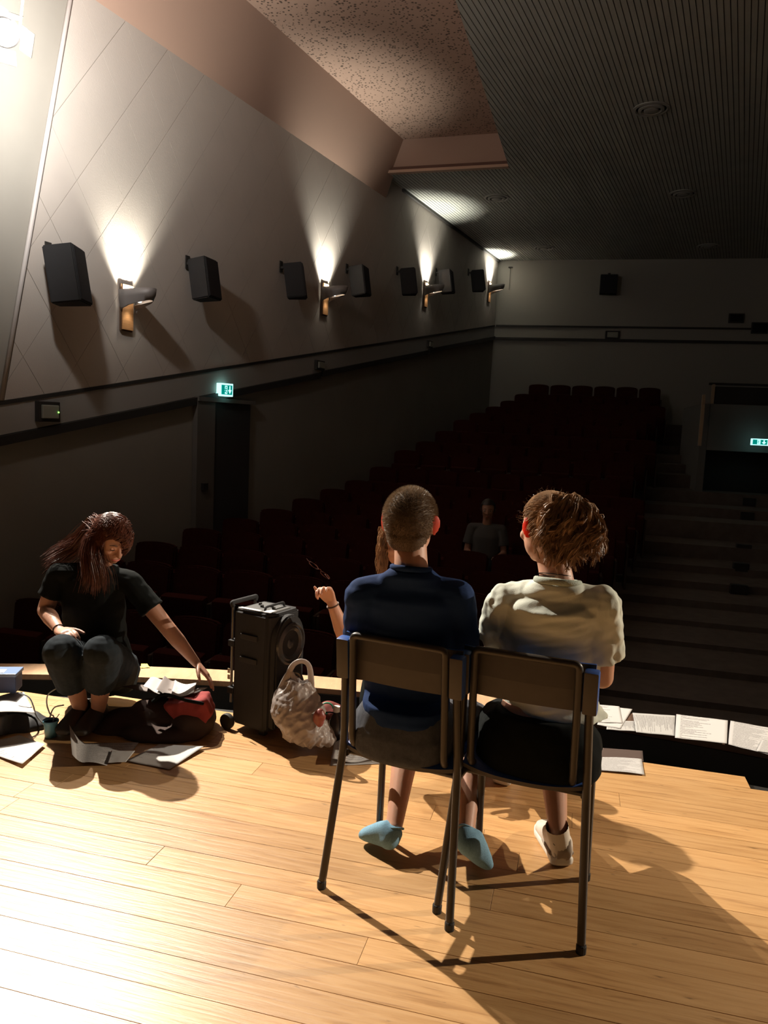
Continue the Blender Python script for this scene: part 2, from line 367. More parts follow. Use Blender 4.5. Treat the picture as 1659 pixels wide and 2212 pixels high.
# floor tiers of the hall; the aisle has the same steps
aud = struct(poly_obj('floor_hall', [AB(3.6, -7, -1.15), AB(ROWA[0]-.1, -7, -1.15), AB(ROWA[0]-.1, 7, -1.15), AB(3.6, 7, -1.15)], (0, 0, .2), M_CARPET))
aud.data.materials[0] = M_CARPET
zprev = -.95
for k in range(NROW):
    a = ROWA[k]-.45 if k else ROWA[0]-.3
    e = (ROWA[k+1]-.45) if k < NROW-1 else 19.9
    bm = bmesh.new(); bR = 5.6
    lo = -8.2 if k < 6 else leftb(a)-1.6
    prism(bm, [AB(a, lo, -1.3), AB(e, lo, -1.3), AB(e, bR, -1.3), AB(a, bR, -1.3)], (0, 0, TIER[k]+1.3))
    bmesh.ops.recalc_face_normals(bm, faces=bm.faces)
    obj('step', bm, M_CARPET, aud)

# --- left wall
CZ = 5.75
def quad_wall(name, s0, s1, z0, z1, d0, d1, m, parent=None):
    bm = bmesh.new()
    prism(bm, [W_(s0, z0, d0), W_(s1, z0, d0), W_(s1, z1, d0), W_(s0, z1, d0)], WN*(d0-d1)); bmesh.ops.recalc_face_normals(bm, faces=bm.faces)
    return obj(name, bm, m, parent)
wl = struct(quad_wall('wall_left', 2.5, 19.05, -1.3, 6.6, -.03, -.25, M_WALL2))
# sloping band that follows the rake
def wline(pxs):
    q = [wall_sz(*p) for p in pxs]; (s0, z0), (s1, z1) = q[0], q[-1]
    k = (z1-z0)/(s1-s0); return lambda s: z0+k*(s-s0)
bt = wline([(0, 872), (1068, 704)]); bb_ = wline([(0, 940), (1068, 730)])
def bandpiece(name, s0, s1, f0, f1, d0, d1, m, parent):
    bm = bmesh.new(); prism(bm, [W_(s0, f0(s0), d0), W_(s1, f0(s1), d0), W_(s1, f1(s1), d0), W_(s0, f1(s0), d0)], WN*(d0-d1)); bmesh.ops.recalc_face_normals(bm, faces=bm.faces)
    return obj(name, bm, m, parent)
bandpiece('band', 2.6, 19.0, bb_, bt, .01, -.03, M_BAND, wl)
segs = [(2.6, 10.25), (10.33, 14.55), (14.63, 19.0)]
for i, (s0, s1) in enumerate(segs):
    dz = .0+.05*i
    bandpiece('ledge', s0, s1, lambda s, dz=dz: bb_(s)-.09+dz*.5, lambda s, dz=dz: bb_(s)-.005+dz*.5, .045, -.03, M_DARKTRIM, wl)
bandpiece('ledge', 2.6, 19.0, lambda s: bt(s)-.012, lambda s: bt(s)+.02, .018, -.03, M_DARKTRIM, wl)
# diamond cladding panels above the band: lattice of lines slope +-1.39
def clip(poly, f):
    out = []
    for i in range(len(poly)):
        p, q = poly[i], poly[(i+1) % len(poly)]; fp, fq = f(p), f(q)
        if fp >= 0: out.append(p)
        if fp*fq < 0: t = fp/(fp-fq); out.append((p[0]+(q[0]-p[0])*t, p[1]+(q[1]-p[1])*t))
    return out
SL = 1.39; DS = .62
s_lo, z_lo = wall_sz(2, 868); s_hi, z_hi = wall_sz(100, 300); kedge = (s_hi-s_lo)/(z_hi-z_lo)
def edge_s(z): return s_lo+kedge*(z-z_lo)                        # the slanted front end of the cladding
SOFZ = 5.36; SOFEND = 12.35
cladding = obj('cladding', (lambda bm: (prism(bm, [W_(edge_s(bt(4.7)), bt(4.7)+.02, -.004), W_(19.0, bt(19.0)+.02, -.004), W_(19.0, CZ+.3, -.004), W_(edge_s(CZ+.3), CZ+.3, -.004)], WN*.024), bmesh.ops.recalc_face_normals(bm, faces=bm.faces), bm)[2])(bmesh.new()), M_WALL, wl)
for i in range(-10, 34):
    for j in range(-10, 44):
        # '/' line i: s = 5.80+DS*i+(z-4)/SL ; '\' line j: s = 5.94+DS*j-(z-4)/SL
        def cell(I, J):
            A_, B_ = 5.80+DS*I, 5.94+DS*J; z = 4+(B_-A_)*SL/2; return (A_+(z-4)/SL, z)
        poly = [cell(i, j), cell(i+1, j), cell(i+1, j+1), cell(i, j+1)]
        c = (sum(p[0] for p in poly)/4, sum(p[1] for p in poly)/4)
        if not (3.8 < c[0] < 19.6 and .8 < c[1] < 6.6): continue
        g = 0.0026
        poly = [(c[0]+(p[0]-c[0])*(1-g/.26), c[1]+(p[1]-c[1])*(1-g/.36)) for p in poly]
        poly = clip(poly, lambda p: p[0]-edge_s(p[1])-.03)
        if len(poly) > 2: poly = clip(poly, lambda p: 18.99-p[0])
        if len(poly) > 2: poly = clip(poly, lambda p: p[1]-bt(p[0])-.025)
        if len(poly) > 2: poly = clip(poly, lambda p: CZ+.25-p[1])
        if len(poly) < 3: continue
        bm = bmesh.new(); f = bm.faces.new([bm.verts.new(W_(p[0], p[1], .0025)) for p in poly]); r = bmesh.ops.extrude_face_region(bm, geom=[f])
        for v in [x for x in r['geom'] if isinstance(x, bmesh.types.BMVert)]: v.co += WN*.0035
        bmesh.ops.recalc_face_normals(bm, faces=bm.faces); obj('panel', bm, M_WALL, cladding)
# rounded border at the slanted end
bm = bmesh.new(); tube(bm, [W_(edge_s(z), z, .0) for z in (bt(4.7)+.03, 3, 4, CZ+.2)], .022, 8)
smooth(obj('border', bm, mat('border_paint', (.50, .47, .45), .6), wl))
# recess with switch boxes left of the cladding
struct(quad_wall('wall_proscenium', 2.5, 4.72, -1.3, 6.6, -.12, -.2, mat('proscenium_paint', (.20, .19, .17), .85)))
# --- soffit along the wall (slanted face) with end cap
def SO(s, z, d): return W_(s, z, d)
bm = bmesh.new()
prism(bm, [SO(2.5, SOFZ, -.01), SO(2.5, 6.34, .34), SO(2.5, 6.5, -.01)], WU*(SOFEND-2.5)); bmesh.ops.recalc_face_normals(bm, faces=bm.faces)
struct(obj('trim_soffit', bm, M_PINK))
# --- ceiling: lower slatted part with a recess beside the wall
rR0 = fl(985, 0, CZ); rR1 = fl(1100, 362, CZ); rFL = fl(838, 376, CZ)
dR = (rR0-rR1).normalized()
near = rR1+dR*16
cw1 = W_(19.05, CZ, -.05); 
bm = bmesh.new()
bk = AB(19.9, 9.0, CZ); nr = AB(-1, 9.0, CZ)
outer = [rR1, near, V((9.5, near.y, CZ)), AB(19.95, 9.0, CZ), AB(19.95, -6, CZ)]
prism(bm, [V(p) for p in [near, V((9.8, near.y-2, CZ)), AB(19.95, 8.5, CZ), AB(19.95, toab(rR1)[1]+4.0, CZ), rR1]], (0, 0, .08))
prism(bm, [rR1, AB(19.95, toab(rR1)[1]+4.0, CZ), W_(19.3, CZ, -.1), W_(toab(rFL)[0]-.9, CZ, -.1), rFL], (0, 0, .08))
for v in bm.verts:
    pass
bmesh.ops.recalc_face_normals(bm, faces=bm.faces)
ceil = struct(obj('ceiling', bm, mat('ceiling_gap', (.07, .068, .06), .9)))
areas = [[near, V((9.8, near.y-2, CZ)), AB(19.95, 8.5, CZ), AB(19.95, toab(rR1)[1]+4.0, CZ), rR1], [rR1, AB(19.95, toab(rR1)[1]+4.0, CZ), W_(19.3, CZ, -.1), W_(toab(rFL)[0]-.9, CZ, -.1), rFL]]
bm = bmesh.new(); WV = V((math.cos(WAZ), -math.sin(WAZ), 0))
for A_ in areas:
    P2 = [(p.dot(WV), p.dot(WU)) for p in A_]; t = math.floor(min(p[0] for p in P2)/.062)*.062; tm = max(p[0] for p in P2)
    while t < tm:
        q = clip(P2, lambda p: p[0]-t)
        if len(q) > 2: q = clip(q, lambda p: t+.052-p[0])
        if len(q) > 2: prism(bm, [WV*p[0]+WU*p[1]+V((0, 0, CZ-.012)) for p in q], (0, 0, .0115))
        t += .062
bmesh.ops.recalc_face_normals(bm, faces=bm.faces)
tag(obj('slats', bm, mat('ceiling_slats', (.40, .41, .38), .8, noise_amt=.06, nscale=3), ceil), kind='stuff')
# recess: perforated plane, far riser with lip, right riser
RZ = 6.30
pf = [W_(2.0, RZ, .5), near+V((.02, 0, RZ-CZ)), rR1+V((.02, .1, RZ-CZ)), rFL+V((0, .1, RZ-CZ)), W_(SOFEND+.2, RZ, -.05), W_(2.0, RZ, -.05)]
struct(poly_obj('ceiling_recess', pf, (0, 0, .06), M_PERF))
dF = (rR1-rFL).normalized(); nF = V((-dF.y, dF.x, 0))
if nF.y < 0: nF = -nF
rFW = rFL-dF*.45
struct(poly_obj('trim_riser', [rFW, rR1, rR1+V((0, 0, RZ-CZ)), rFW+V((0, 0, RZ-CZ))], nF*.05, M_PINK))
struct(poly_obj('trim_lip', [rFW+V((0, 0, .03))-nF*.10, rR1+V((0, 0, .03))-nF*.10, rR1+V((0, 0, .03)), rFW+V((0, 0, .03))], (0, 0, -.045), mat('lip', (.50, .33, .24), .7)))
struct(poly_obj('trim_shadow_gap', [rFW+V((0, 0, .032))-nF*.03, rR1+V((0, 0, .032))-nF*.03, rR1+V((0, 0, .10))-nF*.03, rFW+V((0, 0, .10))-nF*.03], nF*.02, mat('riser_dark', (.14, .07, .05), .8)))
nR = V((dR.y, -dR.x, 0)); nR = nR if nR.x > 0 else -nR
struct(poly_obj('trim_recess_side', [rR1+V((0, 0, .0)), near, near+V((0, 0, RZ-CZ)), rR1+V((0, 0, RZ-CZ))], nR*.03, M_PINK))
# dark moulding where the ceiling meets the left wall
bm = bmesh.new(); prism(bm, [W_(13.0, CZ-.06, -.01), W_(13.0, CZ-.06, .05), W_(13.0, CZ, .05), W_(13.0, CZ, -.01)], WU*6.0); bmesh.ops.recalc_face_normals(bm, faces=bm.faces)
struct(obj('trim_moulding', bm, M_DARKTRIM))
# --- rear wall
RC = wallp(1068, 730)
ra, rb0 = toab(RC)
struct(poly_obj('wall_rear', [AB(ra, rb0-.6, -1.3), AB(ra, 8.6, -1.3), AB(ra, 8.6, CZ+.1), AB(ra, rb0-.6, CZ+.1)], AB(.2, 0), mat('rear_wall_paint', (.36, .345, .31), .85)))
for nme, z0, z1, d, m in (('trim_rear_top', 4.10, 4.145, .03, M_DARKTRIM), ('trim_rear_low', 3.77, 3.835, .05, M_DARKTRIM)):
    struct(poly_obj(nme, [AB(ra-d, rb0+.02, z0), AB(ra-d, 8.6, z0), AB(ra-d, 8.6, z1), AB(ra-d, rb0+.02, z1)], AB(d-.002, 0), m))
struct(poly_obj('wall_right', [AB(-1.0, 6.6, -1.3), AB(ra, 6.0, -1.3), AB(ra, 6.0, CZ), AB(-1.0, 6.6, CZ)], AB(0, .1), M_WALL2))
# --- door in the left wall (open dark doorway under the sign)
s0, _ = wall_sz(418, 1000); s1, _ = wall_sz(456, 1000); s2, _ = wall_sz(500, 1000); dtop = wall_sz(456, 868)[1]
dr = struct(quad_wall('door_1', s1, s2+.35, -1.0, dtop, .03, -.02, mat('door_leaf', (.05, .05, .05), .6)))
quad_wall('door_frame', s0, s1, -1.0, dtop, .05, -.02, mat('door_frame', (.16, .15, .135), .7), dr)
quad_wall('door_frame', s0, s2+.42, dtop, dtop+.05, .07, -.02, mat('door_frame', (.1, .1, .1), .7), dr)
hs, hz = wall_sz(427, 1052); quad_wall('door_handle', hs, hs+.09, hz-.03, hz+.05, .09, .05, M_DARKTRIM, dr)

# ================================================================== WALL FITTINGS
def on_wall(name, label, cat, s, z, group=None):
    """empty on the left wall; local x along the wall, local y into the hall, z up"""
    o = thing(name, label, cat, W_(s, z, .011), 0, group)
    o.rotation_euler = (0, 0, math.atan2(WU.y, WU.x)); return o
# local +x = WU, local +y = rot90(WU) = WN direction?  WN = (-cos, sin) ; rot90(WU) = (-cosWAZ, sinWAZ) = WN -> into the hall is -y
def make_sconce(s, z, label, k):
    t = on_wall('wall_sconce', label, 'wall lamp', s, z, 'sconces along the left wall')
    obj('back_plate', bbox_bm((-.085, -.02, -.24), (.085, 0, .24), .003), M_WOODDK, t)
    obj('wood_panel', bbox_bm((-.070, -.032, -.225), (.085, -.0195, .235), .002), M_WOOD, t)
    # curved metal shade: a swept sheet that leaves the plate and opens outwards
    bm = bmesh.new(); n = 14; rows = []
    for i in range(n+1):
        u = i/n; ang = PI*u                                     # around the bowl from one side to the other
        x = -.13*math.cos(ang); y = -.03-.37*math.sin(ang)**.8
        top = .17+.02*math.sin(ang); bot = top-.17+.05*math.sin(ang)
        rows.append([bm.verts.new((x, y, top)), bm.verts.new((x*.97, y*.98, (top+bot)/2)), bm.verts.new((x*.82, y*.90, bot))])
    for a, b in zip(rows, rows[1:]):
        for k2 in range(2): bm.faces.new((a[k2], b[k2], b[k2+1], a[k2+1]))
    # sloping underside back to the plate with an arch
    low = [r[2] for r in rows]
    c = []
    for i in range(n+1):
        u = i/n; x = -.10*math.cos(PI*u); c.append(bm.verts.new((x, -.033-.05*math.sin(PI*u), .02-.06+.075*math.sin(PI*u))))
    for i in range(n):
        if i in (5, 6, 7, 8): 
            continue
        bm.faces.new((low[i], low[i+1], c[i+1], c[i]))
    bmesh.ops.recalc_face_normals(bm, faces=bm.faces)
    sh = obj('shade', bm, M_SHADEM, t); md = sh.modifiers.new('t', 'SOLIDIFY'); md.thickness = .006; smooth(sh, 40)
    bulb = bmesh.new(); tube(bulb, [(-.05, -.16, .075), (.05, -.16, .075)], .018, 10)
    smooth(obj('bulb', bulb, mat('bulb_glow', (1, .95, .85), .5, emit=(1, .93, .78), estr=14), t), 50)
    p = W_(s, z+.09, .11)
    lamp('sconce_light', 'SPOT', p, 340, (1, .95, .82), p+V((0, 0, 1))+WN*.10, .04, 82, 1.0)
    p = W_(s, z-.02, .10)
    lamp('sconce_light', 'SPOT', p, 1.2, (1, .92, .78), p+V((0, 0, -1))+WN*.15, .03, 110, .9)
    return t
SCN = [((258, 620), (259, 710)), ((689, 617), (687, 677)), ((908, 615), (908, 660)), ((1046, 613), (1045, 651))]
names = ['nearest wall sconce, wooden plate and curved metal shade, between the two nearest speakers', 'second wall sconce from the stage, metal shade on a wooden plate', 'third wall sconce from the stage, small lit metal shade', 'farthest wall sconce, next to the rear corner of the hall']
for k, (a, b) in enumerate(SCN):
    s, z = wall_sz(a[0]+8, (a[1]+b[1])/2); make_sconce(s+.02, z, names[k], k)

def make_wall_speaker(s, z, label, turn=20, size=(.30, .26, .46), big=1.0):
    t = on_wall('wall_speaker', label, 'speaker', s, z, 'loudspeakers on the left wall')
    M = Matrix.Translation((0, -.24, 0)) @ Matrix.Rotation(rad(turn), 4, 'Z') @ Matrix.Rotation(rad(-9), 4, 'X')
    sx, sy, sz = [v*big for v in size]
    bm = bmesh.new(); h = sz/2
    # trapezoid cabinet: wide front (towards -y), narrow back
    top = [(-sx/2, -sy/2), (sx/2, -sy/2), (sx*.30, sy/2), (-sx*.30, sy/2)]
    vs = prism(bm, [V((x, y, -h*(.93 if y > 0 else 1))) for x, y in top], (0, 0, sz)); bmesh.ops.recalc_face_normals(bm, faces=bm.faces)
    bmesh.ops.bevel(bm, geom=bm.edges[:], offset=.012, segments=2, affect='EDGES')
    bm.transform(M); smooth(obj('cabinet', bm, M_SPK, t), 40)
    bm = bbox_bm((-sx*.44, -sy/2-.008, -h*.92), (sx*.44, -sy/2+.001, h*.92), .004, M); obj('grille', bm, mat('speaker_grille', (.03, .03, .033), .9, spec=.1), t)
    bm = bmesh.new(); box(bm, (-.02, -.24, h*.8), (.02, 0.0, h*.8+.03)); box(bm, (-.035, -.012, h*.6), (.035, 0, h*1.25)); box(bm, (-.02, -.25, h*.7), (.02, -.20, h*1.05)); obj('bracket', bm, M_DARKTRIM, t)
    return t
SPX = [((142, 598), 'nearest wall speaker, dark grey, on the wall below the stage light', 1.12), ((438, 606), 'dark grey wall speaker just right of the nearest sconce', 1.0), ((636, 609), 'dark wall speaker just left of the second sconce', 1), ((775, 609), 'dark wall speaker just right of the second sconce', 1),
       ((881, 610), 'small dark wall speaker just left of the third sconce', 1), ((963, 610), 'small dark wall speaker just right of the third sconce', 1), ((1031, 608), 'farthest speaker of the left wall, just left of the last sconce', 1)]
for k, ((x, y), lab, bg) in enumerate(SPX):
    p = wallp(x, y, 5.76); make_wall_speaker(p.dot(WU), p.z, lab, turn=(28 if k % 2 == 0 else 8), big=bg)
# rear wall speakers
def rearp(x, y, off=0.0):
    n = AB(1, 0); r = ray(x, y); t = ((AB(ra-off, 0)-CAM0).dot(n))/r.dot(n); return CAM0+r*t
def rear_box(name, label, cat, x, y, wd, hg, dp, m, grp=None):
    p = rearp(x, y, 0); t = thing(name, label, cat, p-AB(.01, 0), -AZ, grp)
    return t
t = rear_box('wall_speaker', 'black speaker high on the rear wall near the ceiling', 'speaker', 1314, 617, .4, .4, .3, M_SPK)
obj('cabinet', bbox_bm((-.20, -.36, -.24), (.20, -.08, .20), .015), M_SPK, t); obj('grille', bbox_bm((-.18, -.368, -.22), (.18, -.355, .18), .004), mat('speaker_grille', (.03, .03, .033), .9, spec=.1), t)
obj('bracket', bbox_bm((-.03, -.2, .15), (.03, 0, .26), .004), M_DARKTRIM, t)
for x, y, lab, wd, hg in ((1590, 688, 'left one of the two projection windows in the rear wall', .34, .22), (1640, 709, 'right one of the two projection windows in the rear wall', .36, .26)):
    t = rear_box('projection_window', lab, 'window', x, y, 0, 0, 0, None, 'projection windows in the rear wall')
    obj('frame', bbox_bm((-wd/2, -.05, -hg/2), (wd/2, 0, hg/2), .008), M_DARKTRIM, t); obj('glass', bbox_bm((-wd/2+.03, -.058, -hg/2+.03), (wd/2-.03, -.045, hg/2-.03)), mat('dark_glass', (.01, .01, .012), .1), t)
# emergency lights (box in dark frame)
def em_light(t, w2, h2):
    obj('frame', bbox_bm((-w2, -.05, -h2), (w2, 0, h2), .006), M_DARKTRIM, t); obj('lens', bbox_bm((-w2*.74, -.075, -h2*.66), (w2*.74, -.045, h2*.66), .008), M_BOXGR, t)
s, z = wall_sz(97, 889); t = on_wall('emergency_light', 'framed emergency light with a tiny green lamp, on the band below the nearest speaker', 'emergency light', s, z); em_light(t, .125, .095)
obj('indicator', bbox_bm((.075, -.082, -.008), (.087, -.072, .004), .001), mat('led_green', (.1, 1, .1), .5, emit=(.3, 1, .15), estr=3), t)
s, z = wall_sz(686, 789); t = on_wall('emergency_light', 'unlit emergency light on the wall band below the second sconce', 'emergency light', s, z); em_light(t, .12, .07)
s, z = wall_sz(925, 744); t = on_wall('emergency_light', 'small unlit emergency light on the wall band below the third sconce', 'emergency light', s, z); em_light(t, .12, .07)
t = rear_box('emergency_light', 'small framed emergency light on the band of the rear wall', 'emergency light', 1323, 724, 0, 0, 0, None); em_light(t, .17, .10)
# exit signs
def sign_face(t, w2, h2, y):
    obj('housing', bbox_bm((-w2, y, -h2), (w2, 0, h2), .006), M_EXITW, t)
    obj('green_panel', bbox_bm((-w2*.84, y-.003, -h2*.74), (w2*.84, y+.001, h2*.74)), M_EXITG, t)
    yy = y-.005
    bm = bmesh.new(); X = w2*.45
    box(bm, (X-w2*.07, yy, -h2*.1), (X+w2*.07, yy+.002, h2*.6)); prism(bm, [V((X-w2*.26, yy, 0)), V((X+w2*.26, yy, 0)), V((X, yy, -h2*.6))], (0, .002, 0)); obj('arrow', bm, M_EXITW, t)
    bm = bmesh.new(); X = -w2*.30; box(bm, (X-w2*.02, yy, -h2*.62), (X+w2*.34, yy+.002, h2*.62)); obj('doorway_symbol', bm, M_EXITW, t)
    bm = bmesh.new(); yy -= .002                                   # running figure
    lathe(bm, [(0.0001, 0), (h2*.13, 0), (h2*.13, .002), (.0001, .002)], Matrix.Translation((X+w2*.12, yy, h2*.38)) @ Matrix.Rotation(PI/2, 4, 'X'), 10)
    for a, b in (((.12, .22), (.08, -.15)), ((.10, .15), (-.08, .02)), ((.12, .15), (.26, .02)), ((.08, -.15), (.22, -.5)), ((.08, -.15), (-.05, -.3)), ((-.05, -.3), (-.16, -.45))):
        tube(bm, [(X+w2*a[0], yy, h2*a[1]), (X+w2*b[0], yy, h2*b[1])], h2*.07, 5)
    obj('running_figure', bm, M_EXITG, t)
s, z = wall_sz(471, 845); t = on_wall('exit_sign', 'lit green emergency exit sign above the doorway in the left wall', 'exit sign', s, z+.02)
t.location = t.location + WU*.06
t.rotation_euler = (0, 0, t.rotation_euler[2]-.25)
sign_face(t, .10, .080, -.10)
lamp('exit_glow', 'POINT', W_(s, z-.09, .14), .06, (.3, 1, .95), None, .05)

# ceiling air diffusers
for x, y, lab in ((1407, 235, 'round ceiling air diffuser nearest the stage, dim, on the right'), (1073, 427, 'round ceiling air diffuser by the end of the ceiling recess'), (1175, 535, 'round ceiling air diffuser close to the rear wall'), (1475, 418, 'round ceiling air diffuser in the dark middle of the ceiling'), (1530, 531, 'round ceiling air diffuser in the dark near the rear wall')):
    p = fl(x, y, CZ-.012); t = thing('air_diffuser', lab, 'ceiling vent', p, 0, 'air diffusers in the ceiling')
    for r0, r1, h0, nm in ((.235, .19, .0, 'outer_ring'), (.165, .12, .012, 'middle_ring'), (.095, .0001, .02, 'centre_disc')):
        bm = bmesh.new(); lathe(bm, [(r0, 0), (r0, -.012-h0), (r1+.01, -.02-h0), (r1, -.008-h0), (r1, 0)] if r1 > .01 else [(r0, 0), (r0, -.012-h0), (r0-.02, -.02-h0), (.0001, -.02-h0)], None, 28)
        smooth(obj(nm, bm, M_VENT, t), 40)
    bm = bmesh.new(); lathe(bm, [(.19, -.001), (.0001, -.001)], None, 28); obj('throat', bm, M_BLACK, t)
# small hook with a hanging wire on the rear wall
t = rear_box('wall_hook', 'small hook with a hanging wire high on the rear wall by the corner', 'hook', 1103, 578, 0, 0, 0, None)
obj('bar', bbox_bm((-.05, -.05, -.012), (.05, 0, .012), .003), M_DARKTRIM, t); bm = bmesh.new(); tube(bm, [(0, -.04, 0), (.005, -.03, -.3), (0, -.02, -.55)], .006, 6); obj('wire', bm, M_DARKTRIM, t)

# ------------------------------------------------------------------ stage lights hanging at the upper left
def stage_light(S, aim, label):
    d = (V(aim)-S).normalized(); q = d.to_track_quat('-Z', 'Y'); t = thing('stage_light', label, 'stage light', S); M = q.to_matrix().to_4x4()
    bm = bmesh.new(); lathe(bm, [(.055, .30), (.085, .27), (.095, .10), (.10, .02), (.10, .0), (.090, .0), (.090, .25)], M, 24, cap=False); smooth(obj('housing', bm, mat('lamp_housing', (.25, .25, .25), .4, metal=.6), t), 40)
    bm = bmesh.new(); lathe(bm, [(.0001, .045), (.088, .035), (.088, .05), (.0001, .05)], M, 24); smooth(obj('lens', bm, mat('lamp_lens', (1, 1, 1), .3, emit=(1, .93, .82), estr=60), t), 40)
    for k in range(4):
        Mk = M @ Matrix.Rotation(PI/2*k, 4, 'Z') @ Matrix.Translation((0, .10, 0)) @ Matrix.Rotation(rad(32), 4, 'X')
        bm = bmesh.new(); box(bm, (-.08, 0, -.12), (.08, .003, 0), Mk); obj('barn_door', bm, mat('barn_door_metal', (.7, .7, .68), .5), t)
    bm = bmesh.new()
    for sx in (-1, 1): tube(bm, [M @ V((sx*.115, 0, .14)), M @ V((sx*.115, .05, .14)), M @ V((sx*.115, .28, .16))], .008, 6)
    tube(bm, [M @ V((-.115, .28, .16)), M @ V((.115, .28, .16))], .009, 6); obj('yoke', bm, mat('lamp_housing', (.25, .25, .25), .4, metal=.6), t)
    return t
stage_light(S1, AIM1, 'bright stage light at the upper left edge, the lower of the two')
stage_light(S2, AIM1, 'stage light at the top left corner, above the other one')
bm = bmesh.new(); tube(bm, [V((-3.2, 5.2, 4.35)), V((-2.95, 5.75, 4.55)), V((-2.75, 5.8, 4.9)), V((-2.72, 5.85, 6.2))], .024, 10)
tag(obj('lighting_pipe', bm, M_DARKTRIM), 'dark pipe that carries the two stage lights at the upper left', 'pipe')
# switch boxes in the recess on the left
for x, y, lab, ww, hh in ((36, 380, 'pale switch box left of the cladding, the upper one', .07, .08), (30, 455, 'pale switch box left of the cladding, the lower one', .07, .09)):
    s, z = wall_sz(x, y); t = on_wall('switch_box', lab, 'switch box', s, z); t.location = t.location+WN*.13
    obj('case', bbox_bm((-ww, -.06, -hh), (ww, 0, hh), .01), mat('switch_case', (.5, .5, .46), .6), t); obj('lid', bbox_bm((-ww*.6, -.068, -hh*.6), (ww*.6, -.058, hh*.6), .004), mat('switch_lid', (.6, .6, .56), .5), t)
s, z = wall_sz(6, 605); t = on_wall('recess_dark_panel', 'black sheet for the dark recess at the far left edge beside the slanted cladding', 'panel', s-.25, z); t.location = t.location+WN*.13
obj('frame', bbox_bm((-.20, -.05, -.42), (.30, 0, .52), .01), M_DARKTRIM, t); obj('recess_dark', bbox_bm((-.17, -.056, -.38), (.27, -.048, .48)), M_BLACK, t)  # black sheet stands in for the shade inside the recess

# ------------------------------------------------------------------ auditorium seats
ORD = ['front', 'second', 'third', 'fourth', 'fifth', 'sixth', 'seventh', 'eighth', 'ninth', 'tenth', 'eleventh', 'twelfth', 'thirteenth', 'fourteenth', 'fifteenth', 'sixteenth', 'seventeenth', 'eighteenth', 'last']
def make_seat():
    t = thing('auditorium_seat', '', 'seat')
    bm = bmesh.new(); n = 8                                       # back: rounded top, slightly curved
    pts = [(-.235, 0), (.235, 0), (.24, .44)]
    arc = [(.24*math.cos(a), .44+.045*math.sin(a)) for a in [PI*k/n for k in range(n+1)]]
    prism(bm, [V((x, -.03, z)) for x, z in [(-.235, .0), (.235, .0)]+arc], (0, .08, 0)); bmesh.ops.recalc_face_normals(bm, faces=bm.faces)
    bmesh.ops.bevel(bm, geom=bm.edges[:], offset=.018, segments=2, affect='EDGES')
    bm.transform(Matrix.Translation((0, 0, .37)) @ Matrix.Rotation(rad(-8), 4, 'X')); smooth(obj('backrest', bm, M_RED, t), 45)
    bm = bbox_bm((-.22, -.06, -.02), (.22, .06, .40), .03, Matrix.Translation((0, -.14, .22)) @ Matrix.Rotation(rad(8), 4, 'X')); smooth(obj('seat_cushion', bm, M_RED, t), 45)
    for sx in (-.255, .225): obj('side_frame', bbox_bm((sx, -.20, 0), (sx+.03, .08, .56), .008), M_SEATFR, t)
    return t
seat0 = make_seat(); used = False
SW = .515
for k in range(NROW):
    a = ROWA[k]; b = leftb(a)+.27; grp = 'red seats in the %s row' % ORD[k]; cnt_ = 0
    while b < rightb(a)-.2:
        s = seat0 if not used else copy_tree(seat0); used = True
        s.location = AB(a, b, TIER[k]+.0); s.rotation_euler = (0, 0, -AZ); s['group'] = grp
        s['category'] = 'seat'
        s['label'] = 'red folding seat, %s from the left wall in the %s row%s' % (ORD[cnt_].replace('front', 'first'), ORD[k], '' if k in (0, NROW-1) else ' from the stage'); cnt_ += 1
        b += SW
# ------------------------------------------------------------------ right aisle: dark markers, entrance block with rail, exit sign
def on_profile(x, y, off=.0):
    best = None
    for i in range(300):
        a = 5+i*.05; n = AB(1, 0); r = ray(x, y); t = ((AB(a, 0)-CAM0).dot(n))/r.dot(n); p = CAM0+r*t
        zt = TIER[max(0, min(NROW-1, int((a-(ROWA[0]-.45))/PITCHR)))]
        if p.z <= zt+off: return p
    return p
for i, (x, y) in enumerate([(1595, 1285), (1600, 1237), (1606, 1195), (1610, 1157), (1613, 1123), (1617, 1092), (1620, 1060), (1627, 1035), (1632, 1013)]):
    p = on_profile(x, y); lab = 'small dark box on the steps of the right aisle, %s from the stage' % ORD[i].replace('front', 'first')
    t = thing('aisle_box', lab, 'box', p, -AZ, 'dark boxes up the right aisle')
    hw = .10; obj('case', bbox_bm((-hw, -.03, -.0), (hw, .08, .13), .01), M_BLACK, t); obj('cover', bbox_bm((-hw*.8, -.036, .02), (hw*.8, -.028, .11), .003), M_RUBBER, t)
pe = at(1520, 975, 1)
def on_a(x, y, a):
    n = AB(1, 0); r = ray(x, y); return CAM0+r*((AB(a, 0)-CAM0).dot(n)/r.dot(n))
EAQ = 14.2
c0 = on_a(1535, 872, EAQ); b0 = toab(c0)[1]
blk = thing('entrance_block', 'dark entrance block with a railing on top, right of the seats', 'partition', AB(EAQ, b0, .3), -AZ)
zt = c0.z-.3; zl = on_a(1600, 976, EAQ).z-.3
obj('wall_panel', bbox_bm((0, 0, zl), (4.2, .15, zt), .01), mat('entrance_wall', (.13, .125, .12), .8), blk)
obj('opening', bbox_bm((.02, .5, -1.2), (4.2, .55, zl), 0), M_BLACK, blk)
obj('side_wall', bbox_bm((-.12, 0, -1.2), (0, 2.5, zt), .01), mat('entrance_wall', (.13, .125, .12), .8), blk)
obj('rail_panel', bbox_bm((.06, .03, zt), (4.2, .08, zt+.30), .01), M_BLACK, blk)
for i in range(3): obj('post', bbox_bm((.0+1.0*i, 0, zt), (.05+1.0*i, .06, zt+.34), .005), mat('rail_post', (.40, .30, .20), .5), blk)
